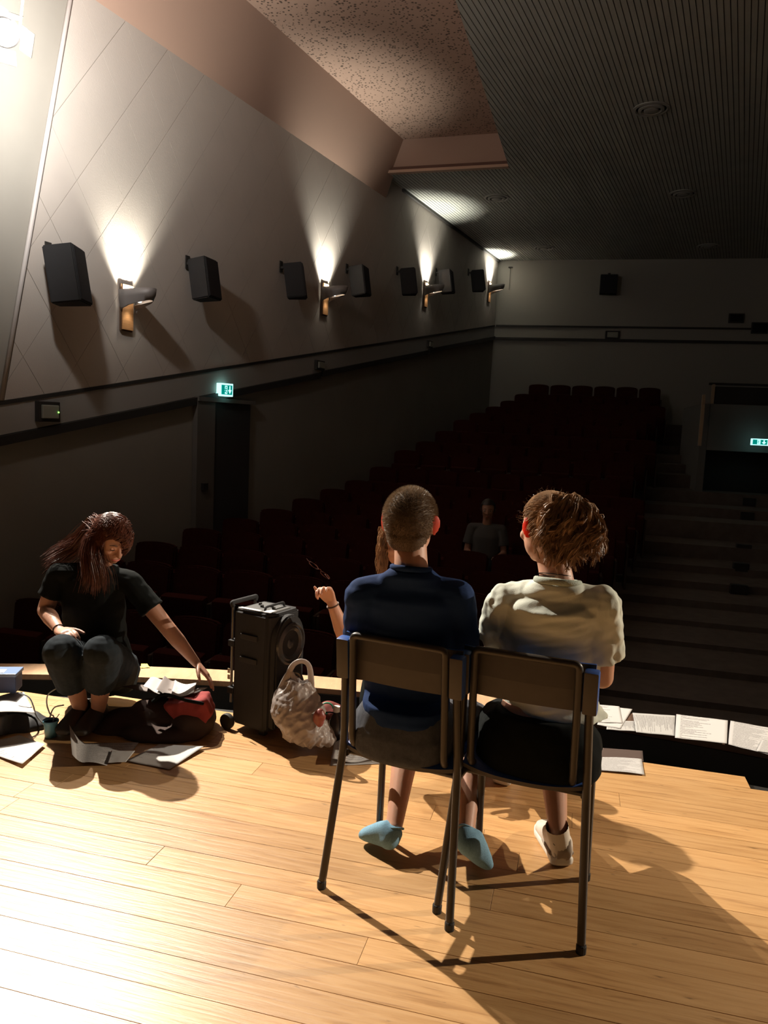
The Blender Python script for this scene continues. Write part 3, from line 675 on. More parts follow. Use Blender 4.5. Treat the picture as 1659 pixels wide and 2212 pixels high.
obj('handrail', bbox_bm((-.05, .0, zt+.32), (4.2, .07, zt+.36), .01), M_BLACK, blk)
for i in range(5): obj('baluster', bbox_bm((-.17-.05*i, -.35*i-.2, zt-.10*i-.32), (-.12-.05*i, -.35*i-.14, zt-.10*i+.14), .006), mat('rail_post', (.40, .30, .20), .5), blk)
pe = on_a(1640, 955, EAQ-.25); t = thing('exit_sign', 'lit green emergency exit sign at the right edge of the photo', 'exit sign', pe, -AZ); sign_face(t, .135, .055, -.06)
lamp('exit_glow', 'POINT', pe+V((0, -.15, -.12)), .08, (.3, 1, .95), None, .05)

# ================================================================== STAGE: CHAIRS
def make_chair(label, loc, rz):
    t = thing('school_chair', label, 'chair', loc, rz, None)
    T = []
    for sx in (-1, 1):
        bm = bmesh.new(); tube(bm, round_path([(sx*.215, 0, .012), (sx*.190, .070, .46), (sx*.180, .035, .785)], .06), .0125, 12); smooth(obj('leg', bm, M_TUBE, t), 50)
        lg = t.children[-1]
        bm = bmesh.new(); lathe(bm, [(.0145, 0), (.0150, .022), (.0130, .026)], Matrix.Translation((sx*.2152, 0, 0)), 12); obj('foot_cap', bm, M_RUBBER, lg)
        bm = bmesh.new(); tube(bm, round_path([(sx*.186, .375, .012), (sx*.180, .365, .428), (sx*.186, .075, .428)], .045), .0125, 12); smooth(obj('leg', bm, M_TUBE, t), 50); lg = t.children[-1]
        bm = bmesh.new(); lathe(bm, [(.0145, 0), (.0150, .022), (.0130, .026)], Matrix.Translation((sx*.186, .375, 0)), 12); obj('foot_cap', bm, M_RUBBER, lg)
    bm = bmesh.new()
    tube(bm, round_path([(-.135, .16, .452), (-.152, .050, .458), (-.150, .022, .80), (-.149, .018, .832), (.149, .018, .832), (.150, .022, .80), (.152, .050, .458), (.135, .16, .452)], .055, 7), .0115, 12)
    smooth(obj('back_frame', bm, M_TUBE, t), 50)
    bm = bmesh.new(); tube(bm, [(-.18, .33, .425), (.18, .33, .425)], .010, 10); tube(bm, [(-.186, .10, .425), (.186, .10, .425)], .010, 10); smooth(obj('cross_rail', bm, M_TUBE, t), 50)
    # backrest panel: curved laminate in front of the frame, ends wrapped around the legs
    bm = bmesh.new(); n = 16; g = []
    for i in range(n+1):
        x = -.192+.384*i/n; yc = .050-.018*(1-(x/.192)**2)+.006
        g.append([bm.verts.new((x, yc, .688)), bm.verts.new((x, yc-.004, .75)), bm.verts.new((x, yc, .828)), bm.verts.new((x, yc+.010, .828)), bm.verts.new((x, yc+.006, .75)), bm.verts.new((x, yc+.010, .688))])
    for i in range(n):
        for k in range(6):
            f = bm.faces.new((g[i][k], g[i][(k+1) % 6], g[i+1][(k+1) % 6], g[i+1][k])); f.material_index = 1 if k in (0, 1) else 0
    bm.faces.new(g[0]); bm.faces.new(g[-1][::-1]); bmesh.ops.recalc_face_normals(bm, faces=bm.faces)
    bp = obj('backrest', bm, [M_BLUE, M_PANELBACK], t)
    for sx in (-1, 1):
        bm = bbox_bm((-.021, -.022, .0), (.021, .018, .128), .007, Matrix.Translation((sx*.184, .046, .690)) @ Matrix.Rotation(rad(6), 4, 'X'))
        for f in bm.faces: f.material_index = 1 if f.normal.y < -.5 else 0
        smooth(obj('end_wrap', bm, [M_BLUE, M_PANELBACK], bp), 40)
    # seat: plywood shell, rear edge bulging back and rolled down, front edge rolled
    bm = bmesh.new(); nx, ny = 20, 14; top = []; bot = []
    for j in range(ny+1):
        ra_, rb_ = [], []
        for i in range(nx+1):
            u = -1+2*i/nx; v = j/ny
            yb = .066-.036*(1-abs(u)**2.4); yf = .405-.03*abs(u)**5
            wdt = .178+.012*v
            x = u*wdt; y = yb+(yf-yb)*v
            z = .470-.012*(1-abs(u)**2)*math.sin(PI*min(1, v*1.15))-.028*max(0, (v-.86)/.14)**2
            z += .006*abs(u)**3 - .016*max(0, (.12-v)/.12)**2
            ra_.append(bm.verts.new((x, y, z))); rb_.append(bm.verts.new((x, y, z-.012)))
        top.append(ra_); bot.append(rb_)
    for j in range(ny):
        for i in range(nx):
            bm.faces.new((top[j][i], top[j][i+1], top[j+1][i+1], top[j+1][i])); bm.faces.new((bot[j][i], bot[j+1][i], bot[j+1][i+1], bot[j][i+1])).material_index = 1
    for i in range(nx):
        bm.faces.new((top[0][i], bot[0][i], bot[0][i+1], top[0][i+1])).material_index = 1; bm.faces.new((top[ny][i], top[ny][i+1], bot[ny][i+1], bot[ny][i]))
    for j in range(ny):
        bm.faces.new((top[j][0], top[j+1][0], bot[j+1][0], bot[j][0])); bm.faces.new((top[j][nx], bot[j][nx], bot[j+1][nx], top[j+1][nx]))
    bmesh.ops.recalc_face_normals(bm, faces=bm.faces); smooth(obj('seat', bm, [M_BLUE, M_PANELBACK], t), 40)
    return t
make_chair('left school chair with blue seat and dark tubes, under the boy in navy', V((.052, 2.178, 0)), -rad(24))
make_chair('right school chair with blue seat and dark tubes, under the child in the pale shirt', V((.418, 2.093, 0)), -rad(21))

# ================================================================== FIGURE TOOLS
def evaluated(bm, mods):
    me = bpy.data.meshes.new('tmp'); bm.to_mesh(me); bm.free(); o = bpy.data.objects.new('tmp', me); COL.objects.link(o)
    for kind, kw in mods:
        m = o.modifiers.new('m', kind)
        for k, v in kw.items(): setattr(m, k, v)
    dg = bpy.context.evaluated_depsgraph_get(); dg.update(); out = bpy.data.meshes.new_from_object(o.evaluated_get(dg)); bpy.data.objects.remove(o); return out
def blob(name, bm, m, parent, voxel=.006, it=6, disp=None, fac=.5):
    bmesh.ops.recalc_face_normals(bm, faces=bm.faces)
    me = evaluated(bm, [('REMESH', dict(mode='VOXEL', voxel_size=voxel)), ('SMOOTH', dict(factor=fac, iterations=it))])
    if disp:
        n = len(me.vertices); co = np.empty(n*3, 'f'); no = np.empty(n*3, 'f'); me.vertices.foreach_get('co', co); me.vertices.foreach_get('normal', no)
        co = co.reshape(-1, 3); no = no.reshape(-1, 3)
        d = np.array([disp(V(c), V(q)) for c, q in zip(co, no)], 'f'); co += no*d[:, None]; me.vertices.foreach_set('co', co.ravel()); me.update()
    me.name = name; o = obj(name, me, m, parent); smooth(o); return o
def ell(bm, c, r, M3=None, seg=16):
    """ellipsoid, radii r along the columns of M3"""
    q = bmesh.ops.create_uvsphere(bm, u_segments=seg, v_segments=seg//2+2, radius=1)
    for v in q['verts']:
        p = V((v.co.x*r[0], v.co.y*r[1], v.co.z*r[2])); v.co = (M3 @ p if M3 is not None else p)+V(c)
def limb(bm, pts, rr, n=14, ratio=1.0, up=None, flat_end=False):
    P = smooth_path(pts, 5); R = []
    for i in range(len(rr)-1): R += [rr[i]+(rr[i+1]-rr[i])*(k/5) for k in range(5)]
    R.append(rr[-1]); tube(bm, P, R, n, ry=[x*ratio for x in R], up=up)
    ell(bm, P[0], (R[0],)*3, seg=12)
    if not flat_end: ell(bm, P[-1], (R[-1],)*3, seg=12)
def loft(bm, rings, n=24, e=2.3):
    out = []
    for c, u, v, ru, rv in rings:
        u, v = V(u).normalized(), V(v).normalized(); c = V(c); R_ = []
        for k in range(n):
            t = 2*PI*k/n; a, b = math.cos(t), math.sin(t)
            R_.append(bm.verts.new(c+u*ru*math.copysign(abs(a)**(2/e), a)+v*rv*math.copysign(abs(b)**(2/e), b)))
        out.append(R_)
    for A_, B_ in zip(out, out[1:]):
        for k in range(n): bm.faces.new((A_[k], A_[(k+1) % n], B_[(k+1) % n], B_[k]))
    bm.faces.new(out[0][::-1]); bm.faces.new(out[-1])
def basis(fwd, up=(0, 0, 1)):
    f = V(fwd).normalized(); r = f.cross(V(up)).normalized(); u = r.cross(f).normalized(); return r, f, u
def m3(r, f, u): return Matrix(((r.x, f.x, u.x), (r.y, f.y, u.y), (r.z, f.z, u.z)))
def head(bm, c, fwd, up, s=1.0, ears=1.0):
    r, f, u = basis(fwd, up); M = m3(r, f, u); P = lambda x, y, z: c+M @ V((x*s, y*s, z*s))
    ell(bm, P(0, -.004, .0), (.074*s, .092*s, .090*s), M, 24)
    ell(bm, P(0, .030, -.052), (.058*s, .058*s, .062*s), M, 20); ell(bm, P(0, .060, -.095), (.026*s, .024*s, .020*s), M, 12)
    ell(bm, P(0, .050, -.010), (.060*s, .040*s, .05*s), M, 16)
    limb(bm, [P(0, .088, -.002), P(0, .097, -.022), P(0, .106, -.043)], [.007*s, .009*s, .012*s], 8)
    for sx in (-1, 1):
        ell(bm, P(sx*.015, .090, -.045), (.010*s, .010*s, .008*s), M, 8)
        ell(bm, P(sx*.038, .066, -.035), (.022*s, .018*s, .018*s), M, 10)
        Me = M @ Matrix.Rotation(sx*rad(-28-14*ears), 3, 'Z') @ Matrix.Rotation(rad(-8), 3, 'X')
        ell(bm, P(sx*(.074+.006*ears), -.010-.005*ears, -.012), (.0055*s, .021*s, .033*s), Me, 14)
    for dz, ry in ((-.073, .006), (-.082, .007)): ell(bm, P(0, .082, dz), (.020*s, .010*s, ry*s), M, 10)
    return P, M
def face_parts(t, P, M, s=1.0, closed=False):
    for sx in (-1, 1):
        bm = bmesh.new(); ell(bm, P(sx*.031, .074, -.014), (.0125*s, .0115*s, .0095*s), M, 12); e = smooth(obj('eye', bm, M_SKIN2 if closed else mat('eye_white', (.7, .68, .65), .2), t))
        bm = bmesh.new()
        if closed: tube(bm, [P(sx*.019, .0855, -.017), P(sx*.031, .087, -.020), P(sx*.042, .082, -.017)], .0016*s, 6); obj('eyelash', bm, M_BLKCLOTH, e)
        else: ell(bm, P(sx*.031, .0825, -.014), (.006*s, .0045*s, .006*s), M, 10); obj('iris', bm, mat('iris', (.05, .03, .02), .2), e)
        bm = bmesh.new(); tube(bm, [P(sx*.014, .091, .006), P(sx*.030, .089, .011), P(sx*.047, .078, .005)], [.0018*s, .0028*s, .0014*s], 6); obj('eyebrow', bm, mat('eyebrow', (.05, .02, .012), .8), t)
    bm = bmesh.new(); tube(bm, [P(-.023, .083, -.076), P(-.010, .0915, -.0775), P(0, .0925, -.079), P(.010, .0915, -.0775), P(.023, .083, -.076)], [.0015*s, .004*s, .0045*s, .004*s, .0015*s], 8); smooth(obj('lips', bm, mat('lips', (.45, .12, .09), .4), t))
def hand(bm, wr, d, n, th, curl=(.4, .5, .4), s=1.0, curls=None, thumb=(.55, .75, .25)):
    """wr wrist, d towards the fingers, n palm normal, th towards the thumb side"""
    d = V(d).normalized(); n = (V(n)-d*V(n).dot(d)).normalized(); th = (V(th)-d*V(th).dot(d)-n*V(th).dot(n)).normalized()
    loft(bm, [(wr-d*.01*s, th, n, .025*s, .018*s), (wr+d*.02*s, th, n, .032*s, .016*s), (wr+d*.05*s, th, n, .040*s, .015*s), (wr+d*.082*s, th, n, .040*s, .012*s), (wr+d*.090*s, th, n, .034*s, .008*s)], 14)
    for i, (o, L, r) in enumerate(((.030, .072, .0086), (.0105, .080, .0088), (-.0095, .075, .0084), (-.029, .058, .0076))):
        cc = curls[i] if curls else curl; p = wr+d*(.083-.004*abs(i-1))*s+th*o*s; ang = 0; pts = [p]
        for q, fr in zip(cc, (.45, .31, .24)):
            ang += q; dd = d*math.cos(ang)+n*math.sin(ang)+th*(o*1.2); p = p+dd.normalized()*L*fr*s; pts.append(p)
        limb(bm, pts, [r*s, r*.95*s, r*.88*s, r*.74*s], 8)
    p = wr+d*.022*s+th*.026*s; pts = [p]
    for L, k in ((.036, 0), (.030, .25), (.024, .45)):
        dd = (d*(thumb[0]+k*.8)+th*(thumb[1]-k)+n*(thumb[2]+k*.3)).normalized(); p = p+dd*L*s; pts.append(p)
    limb(bm, pts, [.013*s, .0108*s, .0098*s, .0078*s], 8)
def foot(bm, heel, toe, s=1.0):
    d = (toe-heel); L = d.length; d.normalize(); side = d.cross(V((0, 0, 1))).normalized(); u = side.cross(d).normalized()
    if u.z < 0: u = -u
    loft(bm, [(heel-d*.008+u*.030, side, u, .018*s, .020*s), (heel+d*.003+u*.034, side, u, .028*s, .032*s), (heel+d*.025+u*.040, side, u, .032*s, .042*s), (heel+d*L*.25+u*.042, side, u, .032*s, .044*s), (heel+d*L*.5+u*.034, side, u, .037*s, .037*s), (heel+d*L*.75+u*.024, side, u, .042*s, .027*s), (heel+d*L*.93+u*.018, side, u, .038*s, .019*s), (heel+d*L*1.02+u*.014, side, u, .024*s, .010*s)], 16)
def strands(bm, paths, w0, n=3):
    for p in paths:
        N_ = len(p); tube(bm, p, [w0*(1-.75*(i/(N_-1))**2) for i in range(N_)], n, cap=False)
def folds(amp, sx, sz, seed=0, fine=.0):
    def f(c, q):
        p = V((c.x*sx+seed, c.y*sx, c.z*sz)); r = amp*noise.noise(p)+amp*.6*noise.noise(p*2.1+V((3, 1, 7)))
        if fine: r += fine*noise.noise(c*140)
        return r
    return f

# ================================================================== BOY (navy shirt)
def build_boy():
    t = thing('person', 'boy with cropped hair, navy t-shirt and grey shorts, sitting on the left chair', 'person', V((.1, 2.3, .46)))
    t.matrix_world = Matrix.Translation((.1, 2.3, .46)); inv = Matrix.Translation((-.1, -2.3, -.46)); kids = []
    def put(o): o.matrix_parent_inverse = inv; kids.append(o); return o
    a = rad(18); F = V((math.sin(a), math.cos(a), 0)); R = V((math.cos(a), -math.sin(a), 0)); U = V((0, 0, 1))
    PC = at(876, 1592, 2.325); PC.z = .550; PC.y -= .01; WA = at(879, 1490, 2.36); CH_ = at(884, 1350, 2.33); SH = at(887, 1268, 2.29); NB = at(888, 1232, 2.27); NT = at(887, 1185, 2.30); HC = at(887, 1121, 2.31)
    sl, sr = at(784, 1288, 2.30), at(989, 1293, 2.25); el, er = at(775, 1425, 2.43), at(1001, 1432, 2.36); wl_, wr_ = PC+F*.32-R*.10+U*.07, PC+F*.30+R*.12+U*.07
    kl, kr = at(893, 1552, 2.83), at(1028, 1556, 2.74); al, ar = at(851, 1788, 2.485), at(1006, 1795, 2.37)
    HF = (F*1.0+R*-.02-U*.06)
    bm = bmesh.new()
    loft(bm, [(PC-U*.09, R, F, .13, .10), (PC, R, F, .15, .11), (WA, R, F, .125, .085), (CH_, R, F, .145, .092), (SH-U*.02, R, F, .13, .07), (SH+U*.01, R, F, .08, .055)])
    limb(bm, [SH, NB, NT, HC-U*.03+F*.01], [.062, .052, .050, .05], 18)
    limb(bm, [SH-R*.04, sl], [.045, .045]); limb(bm, [SH+R*.04, sr], [.045, .045])
    for s_, e_, w_, sg in ((sl, el, wl_, -1), (sr, er, wr_, 1)):
        limb(bm, [s_, (s_+e_)/2, e_], [.045, .040, .034]); limb(bm, [e_, (e_+w_)/2+U*.0, w_], [.035, .032, .023])
        hand(bm, w_, F*.9-U*.25-R*sg*.2, -U+F*.1, -R*sg, (.35, .45, .4), .92)
    for k_, a_, sg in ((kl, al, -1), (kr, ar, 1)):
        limb(bm, [PC+R*.075*sg-U*.02, (PC+R*.09*sg+k_)/2, k_], [.088, .072, .052]); limb(bm, [k_, k_+(a_-k_)*.35-F*.02, a_], [.051, .050, .029])
    ll, lr_ = al-F*.02-U*.0, ar-F*.0
    foot(bm, at(848, 1821, 2.46), fl(798, 1808, .018), .50); limb(bm, [al, al.lerp(at(849, 1815, 2.465), .5)], [.030, .026])
    foot(bm, at(1003, 1822, 2.335)+U*.0, fl(1036, 1862, .035), .60); limb(bm, [ar, ar.lerp(at(1003, 1820, 2.345), .5)], [.030, .026])
    P, M = head(bm, HC, HF, U, 1.0, ears=1.0)
    body = put(blob('body', bm, [M_SKIN, M_EAR], t, .0045, 5))
    for p in body.data.polygons:
        q = M.transposed() @ (p.center-HC)
        if abs(q.x) > .0765 and -.06 < q.z < .04: p.material_index = 1
    face_parts_objs = len(t.children); face_parts(t, P, M)
    for c in t.children: c.matrix_parent_inverse = inv
    # cropped hair: shell and short bristles
    Mi = M.transposed()
    def hairy(q): return q.z > (-.098 if q.y < -.045 else (-.098+(q.y+.045)*1.25 if q.y < .02 else .02+(q.y-.02)*.55)) and not (q.y > .082)
    bm = bmesh.new(); ell(bm, HC+M @ V((0, -.005, .0)), (.0775, .0965, .0945), M, 48)
    ell(bm, HC+M @ V((0, -.024, -.050)), (.062, .064, .058), M, 32)
    bmesh.ops.delete(bm, geom=[v for v in bm.verts if not hairy(Mi @ (v.co-HC))], context='VERTS')
    h = put(obj('hair', bm, mat('scalp_stubble', (.13, .085, .05), .7), t)); smooth(h)
    bm = bmesh.new(); rnd = random.Random(3); hm = h.data; tris = [(tuple(p.vertices[:3])) for p in hm.polygons]+[(p.vertices[0], p.vertices[2], p.vertices[3]) for p in hm.polygons if len(p.vertices) == 4]
    co_ = [v.co.copy() for v in hm.vertices]; area = [(co_[b_]-co_[a_]).cross(co_[c_]-co_[a_]).length for a_, b_, c_ in tris]
    for a_, b_, c_ in rnd.choices(tris, weights=area, k=17000):
        A1, B1, C1 = co_[a_], co_[b_], co_[c_]; x_, y_ = rnd.random(), rnd.random()
        if x_+y_ > 1: x_, y_ = 1-x_, 1-y_
        q = A1+(B1-A1)*x_+(C1-A1)*y_; nn = (B1-A1).cross(C1-A1).normalized()
        if nn.dot(q-HC) < 0: nn = -nn
        rel = (Mi @ (q-HC)).z; Lh = .004+.009*max(0, min(1, (rel+.07)/.10))
        tip = q+(nn+V((rnd.uniform(-.5, .5), rnd.uniform(-.5, .5), rnd.uniform(-.6, .1)))).normalized()*Lh; sd = nn.cross(V((rnd.random()-.5, rnd.random()-.5, rnd.random()-.5))).normalized()*.0006
        q -= nn*.001; bm.faces.new([bm.verts.new(x) for x in (q-sd, q+sd, tip)])
    tag(put(obj('hair_bristles', bm, M_SHORTHAIR, h)), kind='stuff'); t_ = kids[-1]; t_.parent = h; t_.matrix_parent_inverse = Matrix.Identity(4)
    # t-shirt
    bm = bmesh.new()
    loft(bm, [(PC+U*.005-F*.01, R, F, .140, .112), (PC+U*.06-F*.012, R, F, .138, .108), (WA, R, F, .140, .098), ((WA+CH_)/2, R, F, .150, .103), (CH_, R, F, .158, .106), (SH-U*.035, R, F, .148, .090), (SH+U*.002, R, F, .122, .070), (NB-U*.014, R, F, .088, .066), (NB+U*.006, R, F, .062, .056)], 28)
    for s_, e_, sg in ((sl, el, -1), (sr, er, 1)):
        limb(bm, [SH+R*sg*.05-U*.006, s_], [.052, .056]); mid = s_+(e_-s_)*.85
        limb(bm, [s_, s_+(e_-s_)*.5, mid], [.056, .056, .058], flat_end=True)
    put(blob('t_shirt', bm, M_NAVY, t, .005, 6, folds(.005, 7, 22, 2)))
    bm = bmesh.new(); cp = [NB+U*.006+R*.060*math.cos(k*PI/12)+F*.056*math.sin(k*PI/12)-U*.008*math.sin(k*PI/12) for k in range(24)]; tube(bm, cp, .006, 8, closed=True, ry=.009); put(smooth(obj('collar', bm, M_NAVY, t)))
    # shorts
    bm = bmesh.new(); loft(bm, [(PC-U*.102, R, F, .158, .130), (PC-U*.085, R, F, .164, .136), (PC-U*.03, R, F, .164, .132), (PC+U*.035, R, F, .148, .116), (PC+U*.05, R, F, .142, .110)], 28)
    for k_, sg in ((kl, -1), (kr, 1)): limb(bm, [PC+R*.078*sg-U*.02, (PC+R*.095*sg+k_)/2, k_-(k_-PC).normalized()*.015+U*.004], [.095, .082, .066], flat_end=True)
    put(blob('shorts', bm, M_DENIM, t, .005, 5, folds(.004, 14, 14, 5)))
    # socks
    for nme, A_, hl, to in (('sock', al, at(850, 1825, 2.45), fl(788, 1806, .016)), ('sock', ar, at(1000, 1829, 2.31), fl(1043, 1876, .018))):
        bm = bmesh.new(); fd_ = (to-hl).normalized(); fu_ = fd_.cross(V((0, 0, 1))).normalized().cross(fd_); fu_ = -fu_ if fu_.z < 0 else fu_
        hl = hl-fu_*.014; foot(bm, hl, to, 1.08); hb = hl+fu_*.032+fd_*.018; top_ = A_-(A_-hl)*.05; limb(bm, [hb, hb.lerp(top_, .5), top_], [.038, .037, .036], flat_end=True); limb(bm, [hb.lerp(top_, .6), hl+fd_*(to-hl).length*.5+fu_*.040], [.036, .034])
        put(blob(nme, bm, M_SOCK, t, .0045, 12))
        d = (A_-hl).normalized(); bm = bmesh.new(); u_, v_ = frame_of(d); c0 = A_-(A_-hl)*.05; tube(bm, [c0+u_*.033*math.cos(k*PI/8)+v_*.033*math.sin(k*PI/8) for k in range(16)], .0035, 6, closed=True); sk = kids[-1]; o = smooth(obj('cuff', bm, M_SOCK, sk))
build_boy()

# ================================================================== GIRL (pale shirt)
def shoe(t, heel, toe, put, s=1.0):
    d = (toe-heel); L = d.length; d.normalize(); sd = d.cross(V((0, 0, 1))).normalized(); u = sd.cross(d).normalized()
    pr = [(0, .62, .02), (.06, .95, .0), (.3, .90, 0), (.55, 1.0, 0), (.8, 1.08, 0), (.94, .85, .004), (1.0, .45, .012)]
    bm = bmesh.new(); loft(bm, [(heel+d*L*f+u*(.018+z*.5), sd, u, .040*w_*s, .018) for f, w_, z in pr], 20, 3.5); put(blob('sole', bm, M_SOLE, t, .004, 3)); so = put.last
    bm = bmesh.new(); loft(bm, [(heel+d*L*.02+u*.055, sd, u, .030*s, .036), (heel+d*L*.12+u*.062, sd, u, .037*s, .050), (heel+d*L*.32+u*.062, sd, u, .036*s, .052), (heel+d*L*.55+u*.050, sd, u, .039*s, .040), (heel+d*L*.8+u*.038, sd, u, .041*s, .028), (heel+d*L*.97+u*.030, sd, u, .026*s, .018)], 20)
    put(blob('upper', bm, M_SHOE, t, .004, 3))
    bm = bmesh.new(); loft(bm, [(heel+d*L*-.012+u*.030, sd, u, .026*s, .004), (heel+d*L*-.015+u*.065, sd, d, .024*s, .010), (heel+d*L*.0+u*.105, sd, d, .020*s, .010)], 16); put(blob('heel_counter', bm, M_SHOEG, t, .004, 3))
    bm = bmesh.new(); loft(bm, [(heel+d*L*.10+u*.040, sd, u, .0425*s, .016), (heel+d*L*.3+u*.036, sd, u, .0415*s, .012), (heel+d*L*.5+u*.038, sd, u, .0415*s, .010)], 16); put(blob('overlay', bm, M_SHOEG, t, .004, 2))
    bm = bmesh.new()
    for i in range(4):
        c = heel+d*L*(.42+.09*i)+u*(.098-.012*i); tube(bm, [c-sd*.024-u*.010, c, c+sd*.024-u*.010], .0025, 6)
    put(obj('laces', bm, M_WSOCK, t))
def build_girl():
    base = V((.48, 2.2, .46)); t = thing('person', 'child with curly brown ponytail, pale sage t-shirt and black shorts, on the right chair', 'person', base)
    inv = Matrix.Translation(-base)
    class Put:
        last = None
        def __call__(s, o): o.matrix_parent_inverse = inv; s.last = o; return o
    put = Put()
    a = rad(20); F = V((math.sin(a), math.cos(a), 0)); R = V((math.cos(a), -math.sin(a), 0)); U = V((0, 0, 1))
    PC = at(1163, 1612, 2.255); PC.z = .550; PC.y -= .01; WA = at(1182, 1495, 2.29); CH_ = at(1193, 1370, 2.26); SH = at(1203, 1288, 2.21); NB = at(1204, 1262, 2.19); NT = at(1196, 1218, 2.21); HC = at(1187, 1133, 2.22)
    sl, sr = at(1085, 1302, 2.27), at(1303, 1308, 2.15); el, er = at(1068, 1405, 2.40), at(1300, 1462, 2.24); wl_, wr_ = at(1110, 1450, 2.62), at(1250, 1440, 2.50)
    kl, kr = at(1078, 1560, 2.76), at(1192, 1572, 2.70); al, ar = fl(1093, 1682, .0)+U*.10, at(1205, 1795, 2.44)
    al = V((al.x, al.y-.02, .10))
    HF = (F*.80-R*.62-U*.10)
    bm = bmesh.new()
    loft(bm, [(PC-U*.09, R, F, .15, .11), (PC, R, F, .155, .115), (WA, R, F, .120, .085), (CH_, R, F, .135, .09), (SH-U*.02, R, F, .12, .07), (SH+U*.01, R, F, .07, .05)])
    limb(bm, [SH, NB, NT, HC-U*.04+F*.01], [.060, .050, .047, .05], 18)
    limb(bm, [SH-R*.03, sl], [.042, .042]); limb(bm, [SH+R*.03, sr], [.042, .042])
    for s_, e_, w_, sg in ((sl, el, wl_, -1), (sr, er, wr_, 1)):
        limb(bm, [s_, (s_+e_)/2, e_], [.044, .040, .035]); limb(bm, [e_, (e_+w_)/2, w_], [.036, .033, .022])
        hand(bm, w_, F*.8-U*.2-R*sg*.3, -U, -R*sg, (.35, .45, .4), .9)
    for k_, a_, sg in ((kl, al, -1), (kr, ar, 1)):
        limb(bm, [PC+R*.08*sg-U*.02, (PC+R*.09*sg+k_)/2, k_], [.092, .075, .054]); limb(bm, [k_, k_+(a_-k_)*.35-F*.02, a_], [.052, .052, .031])
    h1, t1 = fl(1216, 1876, .0), fl(1178, 1806, 0); h2, t2 = fl(1080, 1698, 0), fl(1107, 1672, 0)
    t1 = h1+(t1-h1).normalized()*.245; t2 = h2+V((.10, .20, 0)).normalized()*.245
    for h_, t_, a_ in ((h1, t1, ar), (h2, t2, al)): foot(bm, h_+U*.025+(t_-h_)*.08, t_+U*.02-(t_-h_)*.1, .8); limb(bm, [a_, h_+U*.06+(t_-h_)*.15], [.031, .030])
    P, M = head(bm, HC, HF, U+F*.05, 1.0, ears=.3)
    body = put(blob('body', bm, [M_SKIN, M_EAR], t, .0045, 5))
    for p in body.data.polygons:
        q = M.transposed() @ (p.center-HC)
        if abs(q.x) > .0735 and -.055 < q.z < .03 and abs(q.y+.012) < .04: p.material_index = 1
    face_parts(t, P, M)
    for c in t.children: c.matrix_parent_inverse = inv
    # hair: cap combed back to a tie, ponytail of curls
    Mi = M.transposed(); TIE = at(1222, 1088, 2.11)
    def hairy(q): return q.z > (-.062 if q.y < -.03 else (-.062+(q.y+.03)*1.6 if q.y < .03 else .034+(q.y-.03)*.35)) and q.y < .078
    bm = bmesh.new(); ell(bm, HC+M @ V((0, -.005, 0)), (.0785, .098, .0955), M, 56)
    for v in bm.verts: q = v.co-HC; v.co += q.normalized()*.0018*noise.noise((v.co-TIE).normalized()*22)
    bmesh.ops.delete(bm, geom=[v for v in bm.verts if not hairy(Mi @ (v.co-HC))], context='VERTS')
    hair = put(smooth(obj('hair', bm, mat('hair_under', (.13, .07, .035), .5), t)))
    rnd = random.Random(5); paths = []
    tq = (Mi @ (TIE-HC)); tdir = tq.normalized()
    while len(paths) < 2200:
        d = V((rnd.gauss(0, 1), rnd.gauss(0, 1), rnd.gauss(0, 1))).normalized(); q = V((d.x*.0785, d.y*.098-.005, d.z*.0955))
        if not hairy(q): continue
        steps = 9; p = []; L = 1-(d.angle(tdir)/PI); lift = rnd.uniform(.0005, .0045); wob = rnd.uniform(0, 6)
        tt0 = rnd.uniform(0, .5)
        for i in range(steps+1):
            e = tt0*i/steps+.25*(i/steps); dd = (d*(1-e)+tdir*e).normalized(); r = V((dd.x*.0785, dd.y*.098-.005, dd.z*.0955)); n_ = dd
            p.append(HC+M @ (r+n_*(lift+.0012*math.sin(wob+i*1.1))))
        paths.append(p)
    bm = bmesh.new(); strands(bm, paths, .0010); tag(obj('combed_strands', bm, M_HAIR, hair), kind='stuff')
    locks = []; paths = []
    for i in range(240):
        ang = rnd.uniform(-1.0, 1.15); dep = rnd.uniform(-.8, .35)
        side = math.sin(ang); tgtx = TIE.x+.010+side*.105; ln = rnd.uniform(.09, .185)*(1-.12*abs(side))
        st = TIE+V((rnd.uniform(-.02, .02), rnd.uniform(-.015, .015), rnd.uniform(-.01, .015)))
        p = []; ph = rnd.uniform(0, 6.3); amp = rnd.uniform(.007, .015); K = 13
        for k in range(K):
            u = k/(K-1); out = math.sin(min(1, u*1.6)*PI/2)
            c = st+V((side*.082*out, (-.05+dep*.03)*out*.8, .030*math.sin(min(1, u*2.2)*PI)*(1-.4*abs(side))-ln*u**1.25))
            w_ = amp*min(1, u*2.5); c += V((math.sin(ph+u*13)*w_, math.cos(ph+u*13)*w_, math.sin(ph*2+u*13)*w_*.7)); p.append(c)
        locks.append((p, rnd.uniform(.0028, .0055)))
        for _ in range(9):
            o = V((rnd.gauss(0, .0038), rnd.gauss(0, .0038), rnd.gauss(0, .003))); paths.append([c+o*(.4+1.3*k/K)+V((rnd.gauss(0, .0006), rnd.gauss(0, .0006), 0)) for k, c in enumerate(p)])
    bm = bmesh.new()
    for p, r in locks: tube(bm, p, [r*(.6+.9*math.sin(PI*min(1, .15+k/len(p)))) * (1-.55*k/len(p)) for k in range(len(p))], 6, ry=r*.55)
    pt = put(smooth(obj('ponytail', bm, M_HAIR, t)))
    bm = bmesh.new(); strands(bm, paths, .0008); tag(obj('ponytail_strands', bm, M_HAIR, pt), kind='stuff')
